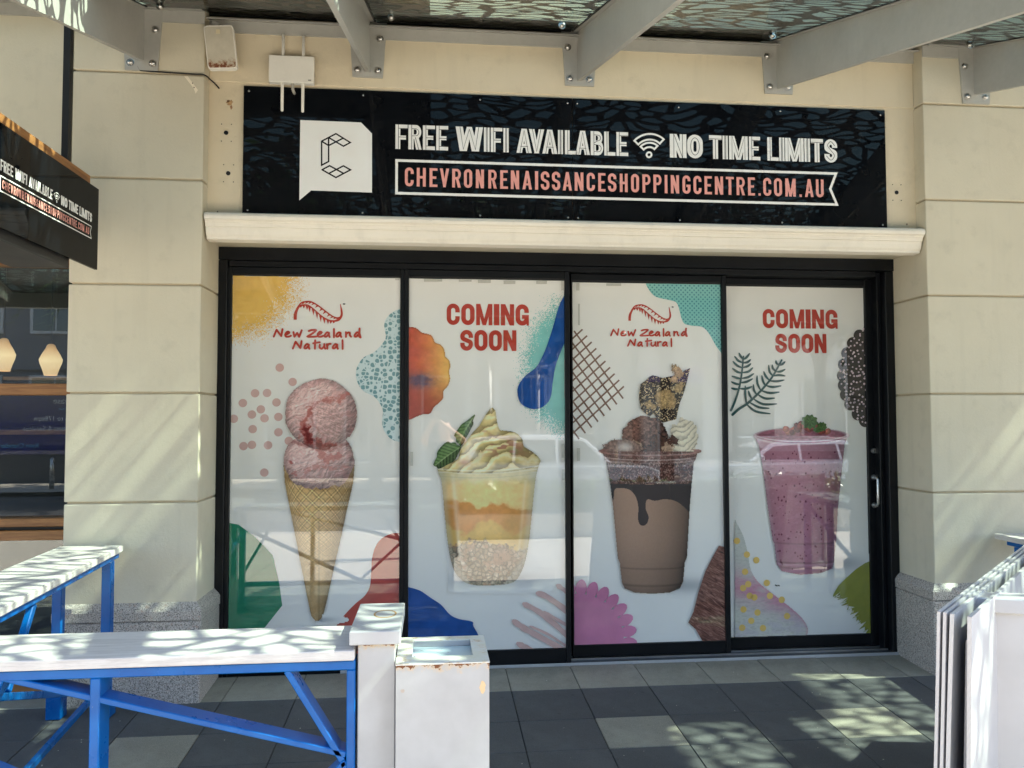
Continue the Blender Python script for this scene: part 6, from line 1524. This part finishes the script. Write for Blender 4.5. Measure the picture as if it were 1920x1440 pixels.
# palms
def palm(x, y, h, label, seed):
    p = thing('palm_tree', label, 'palm', (x, y, -.4), 'palms along the street'); rs = np.random.RandomState(seed)
    pts = [(x+.3*math.sin(i/8.), y, -.42+(h+.42)*i/10) for i in range(11)]; tube('trunk', pts, [.20-.007*i for i in range(11)], m_plain('palm_trunk_%d' % seed, rgb(140, 124, 104), .8, var=.3, scale=8), p, 10)
    top = Vector(pts[-1]); V = []; F = []
    for k in range(22):
        az = k*2.4+rs.rand()*.3; el = rs.uniform(-.3, 1.2); L_ = rs.uniform(1.8, 2.6); prev = None
        for i in range(22):
            t = i/21; r = L_*t; z = r*math.sin(el)*(1-t*.4)-1.3*t*t*t*1.2; rr = r*math.cos(el)
            q = top+Vector((rr*math.cos(az), rr*math.sin(az), z))
            if i > 2:
                for s in (-1, 1):
                    d = Vector((-math.sin(az)*s, math.cos(az)*s, -.45)); fw_ = Vector((math.cos(az), math.sin(az), -.2)); ll = .55*math.sin(math.pi*min(1, t*.95+.05))+.12; tip = q+d*ll+fw_*.25; b = len(V); w = fw_*.03
                    V += [tuple(q-w), tuple(q+w), tuple(tip)]; F.append((b, b+1, b+2))
            if prev is not None:
                b = len(V); V += [tuple(prev+Vector((0, 0, .02))), tuple(prev-Vector((0, 0, .02))), tuple(q)]; F.append((b, b+1, b+2))
            prev = q
    mesh('crown', V, F, M['palm'], p)
palm(-8.9, -17.0, 5.6, 'feathery palm mirrored in the timber shop window', 1); palm(-1.9, -15.2, 5.2, 'feathery palm mirrored above the ice cream cone', 2); palm(4.2, -15.6, 5.0, 'feathery palm mirrored in the right doors', 3)

# ------------------------------------------------------------------ the photographer (seen only in the glass)
def person():
    base = Vector((-.30, -5.17, gz(-5.17)))
    J = {'pel': (0, 0, .95, .145), 'sp1': (0, .0, 1.10, .135), 'sp2': (0, .0, 1.28, .165), 'ch': (0, 0, 1.40, .15), 'nk': (0, .02, 1.49, .062), 'hd0': (0, .04, 1.56, .075), 'hd1': (0, .05, 1.65, .098), 'hd2': (0, .04, 1.74, .075),
         'sL': (-.17, 0, 1.42, .075), 'eL': (-.27, .14, 1.50, .048), 'wL': (-.155, .275, 1.73, .032), 'hL': (-.135, .30, 1.79, .034), 'sR': (.17, 0, 1.42, .075), 'eR': (.26, .12, 1.48, .048), 'wR': (-.05, .285, 1.72, .032), 'hR': (-.085, .30, 1.78, .034),
         'hipL': (-.10, 0, .90, .105), 'kL': (-.12, .03, .50, .068), 'aL': (-.13, 0, .09, .042), 'fL': (-.15, .15, .035, .038), 'hipR': (.10, 0, .90, .105), 'kR': (.12, .02, .50, .068), 'aR': (.13, -.02, .09, .042), 'fR': (.15, .13, .035, .038)}
    E_ = [('pel', 'sp1'), ('sp1', 'sp2'), ('sp2', 'ch'), ('ch', 'nk'), ('nk', 'hd0'), ('hd0', 'hd1'), ('hd1', 'hd2'), ('ch', 'sL'), ('sL', 'eL'), ('eL', 'wL'), ('wL', 'hL'), ('ch', 'sR'), ('sR', 'eR'), ('eR', 'wR'), ('wR', 'hR'),
          ('pel', 'hipL'), ('hipL', 'kL'), ('kL', 'aL'), ('aL', 'fL'), ('pel', 'hipR'), ('hipR', 'kR'), ('kR', 'aR'), ('aR', 'fR')]
    names_ = list(J)
    me = bpy.data.meshes.new('person_base'); me.from_pydata([J[n][:3] for n in names_], [(names_.index(a), names_.index(b)) for a, b in E_], []); ob = bpy.data.objects.new('pb', me); COL.objects.link(ob)
    ob.modifiers.new('s', 'SKIN'); sv = me.skin_vertices[0].data
    for i, n in enumerate(names_): sv[i].radius = (J[n][3]*(1.25 if n in ('sp2', 'ch', 'pel', 'sp1') else 1), J[n][3]*(.85 if n in ('sp2', 'ch') else 1)); sv[i].use_root = (n == 'pel')
    sd = ob.modifiers.new('u', 'SUBSURF'); sd.levels = 2; sd.render_levels = 2
    dg = bpy.context.evaluated_depsgraph_get(); m2 = bpy.data.meshes.new_from_object(ob.evaluated_get(dg)); bpy.data.objects.remove(ob)
    p = thing('person', 'person in dark clothes with raised arms taking the picture, mirrored in the glass', 'person', tuple(base))
    sk = m_plain('skin', rgb(214, 168, 140), .5, var=.05); sh = m_plain('dark_shirt', rgb(40, 42, 48), .8, var=.2); tr = m_plain('dark_trousers', rgb(48, 50, 58), .85, var=.2); shoe = m_plain('shoe', rgb(60, 58, 56), .6)
    m2.materials.clear()
    for m_ in (sk, sh, tr, shoe): m2.materials.append(m_)
    for q in m2.polygons:
        c = q.center; q.use_smooth = True; arm = (c.y > .13 and c.z > 1.42 and abs(c.x) > .13) or (c.y > .17 and c.z > 1.5)
        q.material_index = 0 if (c.z > 1.47 and abs(c.x) < .13 and c.y < .17) or arm else 1 if c.z > .93 else 2 if c.z > .085 else 3
    body = link('body', m2, p, local=True)
    bm = bmesh.new(); bmesh.ops.create_icosphere(bm, subdivisions=3, radius=.118)
    for v in bm.verts: v.co = Vector((v.co.x*.92, v.co.y*1.05+.015, v.co.z*1.02+1.70))
    bmesh.ops.delete(bm, geom=[f for f in bm.faces if f.calc_center_median().y > .055 and f.calc_center_median().z < 1.755], context='FACES')
    obj('hair', bm, m_plain('dark_hair', rgb(40, 30, 24), .7), p, smooth=True, local=True)
    for s in (-1, 1):
        bm = bmesh.new(); bmesh.ops.create_icosphere(bm, subdivisions=2, radius=.013); bmesh.ops.translate(bm, vec=(s*.034, .138, 1.655), verts=bm.verts); obj('eye', bm, m_plain('eye_%d' % (s+1), rgb(40, 34, 30), .2), p, smooth=True, local=True)
        hx_ = -.135 if s < 0 else -.085
        for f, (dx, ln) in enumerate(((-.022, .060), (-.008, .068), (.006, .064), (.019, .052))):
            tube('finger', [(hx_+s*0+dx*.9, .305, 1.800), (hx_+dx, .318, 1.800+ln*.5), (hx_+dx, .330, 1.800+ln*.75)], [.009, .0085, .007], sk, p, 8, local=True)
        tube('thumb', [(hx_-s*.026, .30, 1.785), (hx_-s*.040, .318, 1.800), (hx_-s*.044, .332, 1.812)], [.0105, .0095, .008], sk, p, 8, local=True)
    bm = bmesh.new(); bm_box(bm, -.02, .02, .118, .150, 1.605, 1.645, .008, 2); obj('nose', bm, sk, p, local=True)
    bm = bmesh.new(); bm_box(bm, -.026, .026, .128, .136, 1.580, 1.588, .002); obj('mouth', bm, m_plain('lips', rgb(170, 96, 88), .5), p, local=True)
    ph = thing('mobile_phone', 'dark mobile phone held up by the photographer', 'phone', (base.x-.11, base.y+.325, base.z+1.80))
    box('case', -.075, .075, -.004, .004, -.037, .037, M['black_flat'], ph, bev=.003, local=True)
person()

# ------------------------------------------------------------------ street trees opposite
M['tree_leaf'] = m_leaf('street_tree_leaf', rgb(38, 56, 28), rgb(84, 104, 52))
def tree(x, y, h, r, label, seed):
    t = thing('street_tree', label, 'tree', (x, y, -.42), 'street trees opposite'); rs = np.random.RandomState(seed); bk = m_plain('tree_bark_%d' % seed, rgb(96, 84, 72), .9, var=.3, scale=9)
    top = Vector((x, y, h-.9*r)); tube('trunk', [(x, y, -.42), (x+.05, y, 1.6), (x-.04, y+.05, 3.0), tuple(top)], [.22, .18, .15, .08], bk, t, 9)
    cs = []
    for k in range(11):
        a = rs.uniform(0, 6.28); e = rs.uniform(-.35, 1.1); q = Vector((x+.72*r*math.cos(a)*math.cos(e), y+.72*r*math.sin(a)*math.cos(e), h-1.25*r+.75*r*math.sin(e)+.4)); cs.append(q)
        tube('limb', [(x, y, 2.6+.12*k), tuple((Vector((x, y, 3.2))+q)/2+Vector((0, 0, .2))), tuple(q)], [.09, .06, .025], bk, t, 6)
    n = 5200; ci = rs.randint(0, len(cs), n); c = np.array([tuple(q) for q in cs])[ci]+rs.normal(size=(n, 3))*np.array([.36, .36, .30])*r*.78
    a = rs.normal(size=(n, 3)); a /= np.linalg.norm(a, axis=1)[:, None]; b = np.cross(a, rs.normal(size=(n, 3))); b /= np.linalg.norm(b, axis=1)[:, None]; s = rs.uniform(.12, .24, n)[:, None]
    V = np.stack([c-a*s, c-b*s*.5, c+a*s, c+b*s*.5], 1).reshape(-1, 3)
    mesh('crown', [tuple(p) for p in V], [(4*i, 4*i+1, 4*i+2, 4*i+3) for i in range(n)], M['tree_leaf'], t)
for k, (x, h) in enumerate(((-4.6, 8.6), (1.0, 8.0), (6.4, 8.8), (11.4, 8.2))): tree(x, -17.6-.3*(k % 2), h, 2.7, ('leftmost', 'second', 'third', 'rightmost')[k]+' leafy street tree opposite, mirrored dimly in the black sign', 30+k)
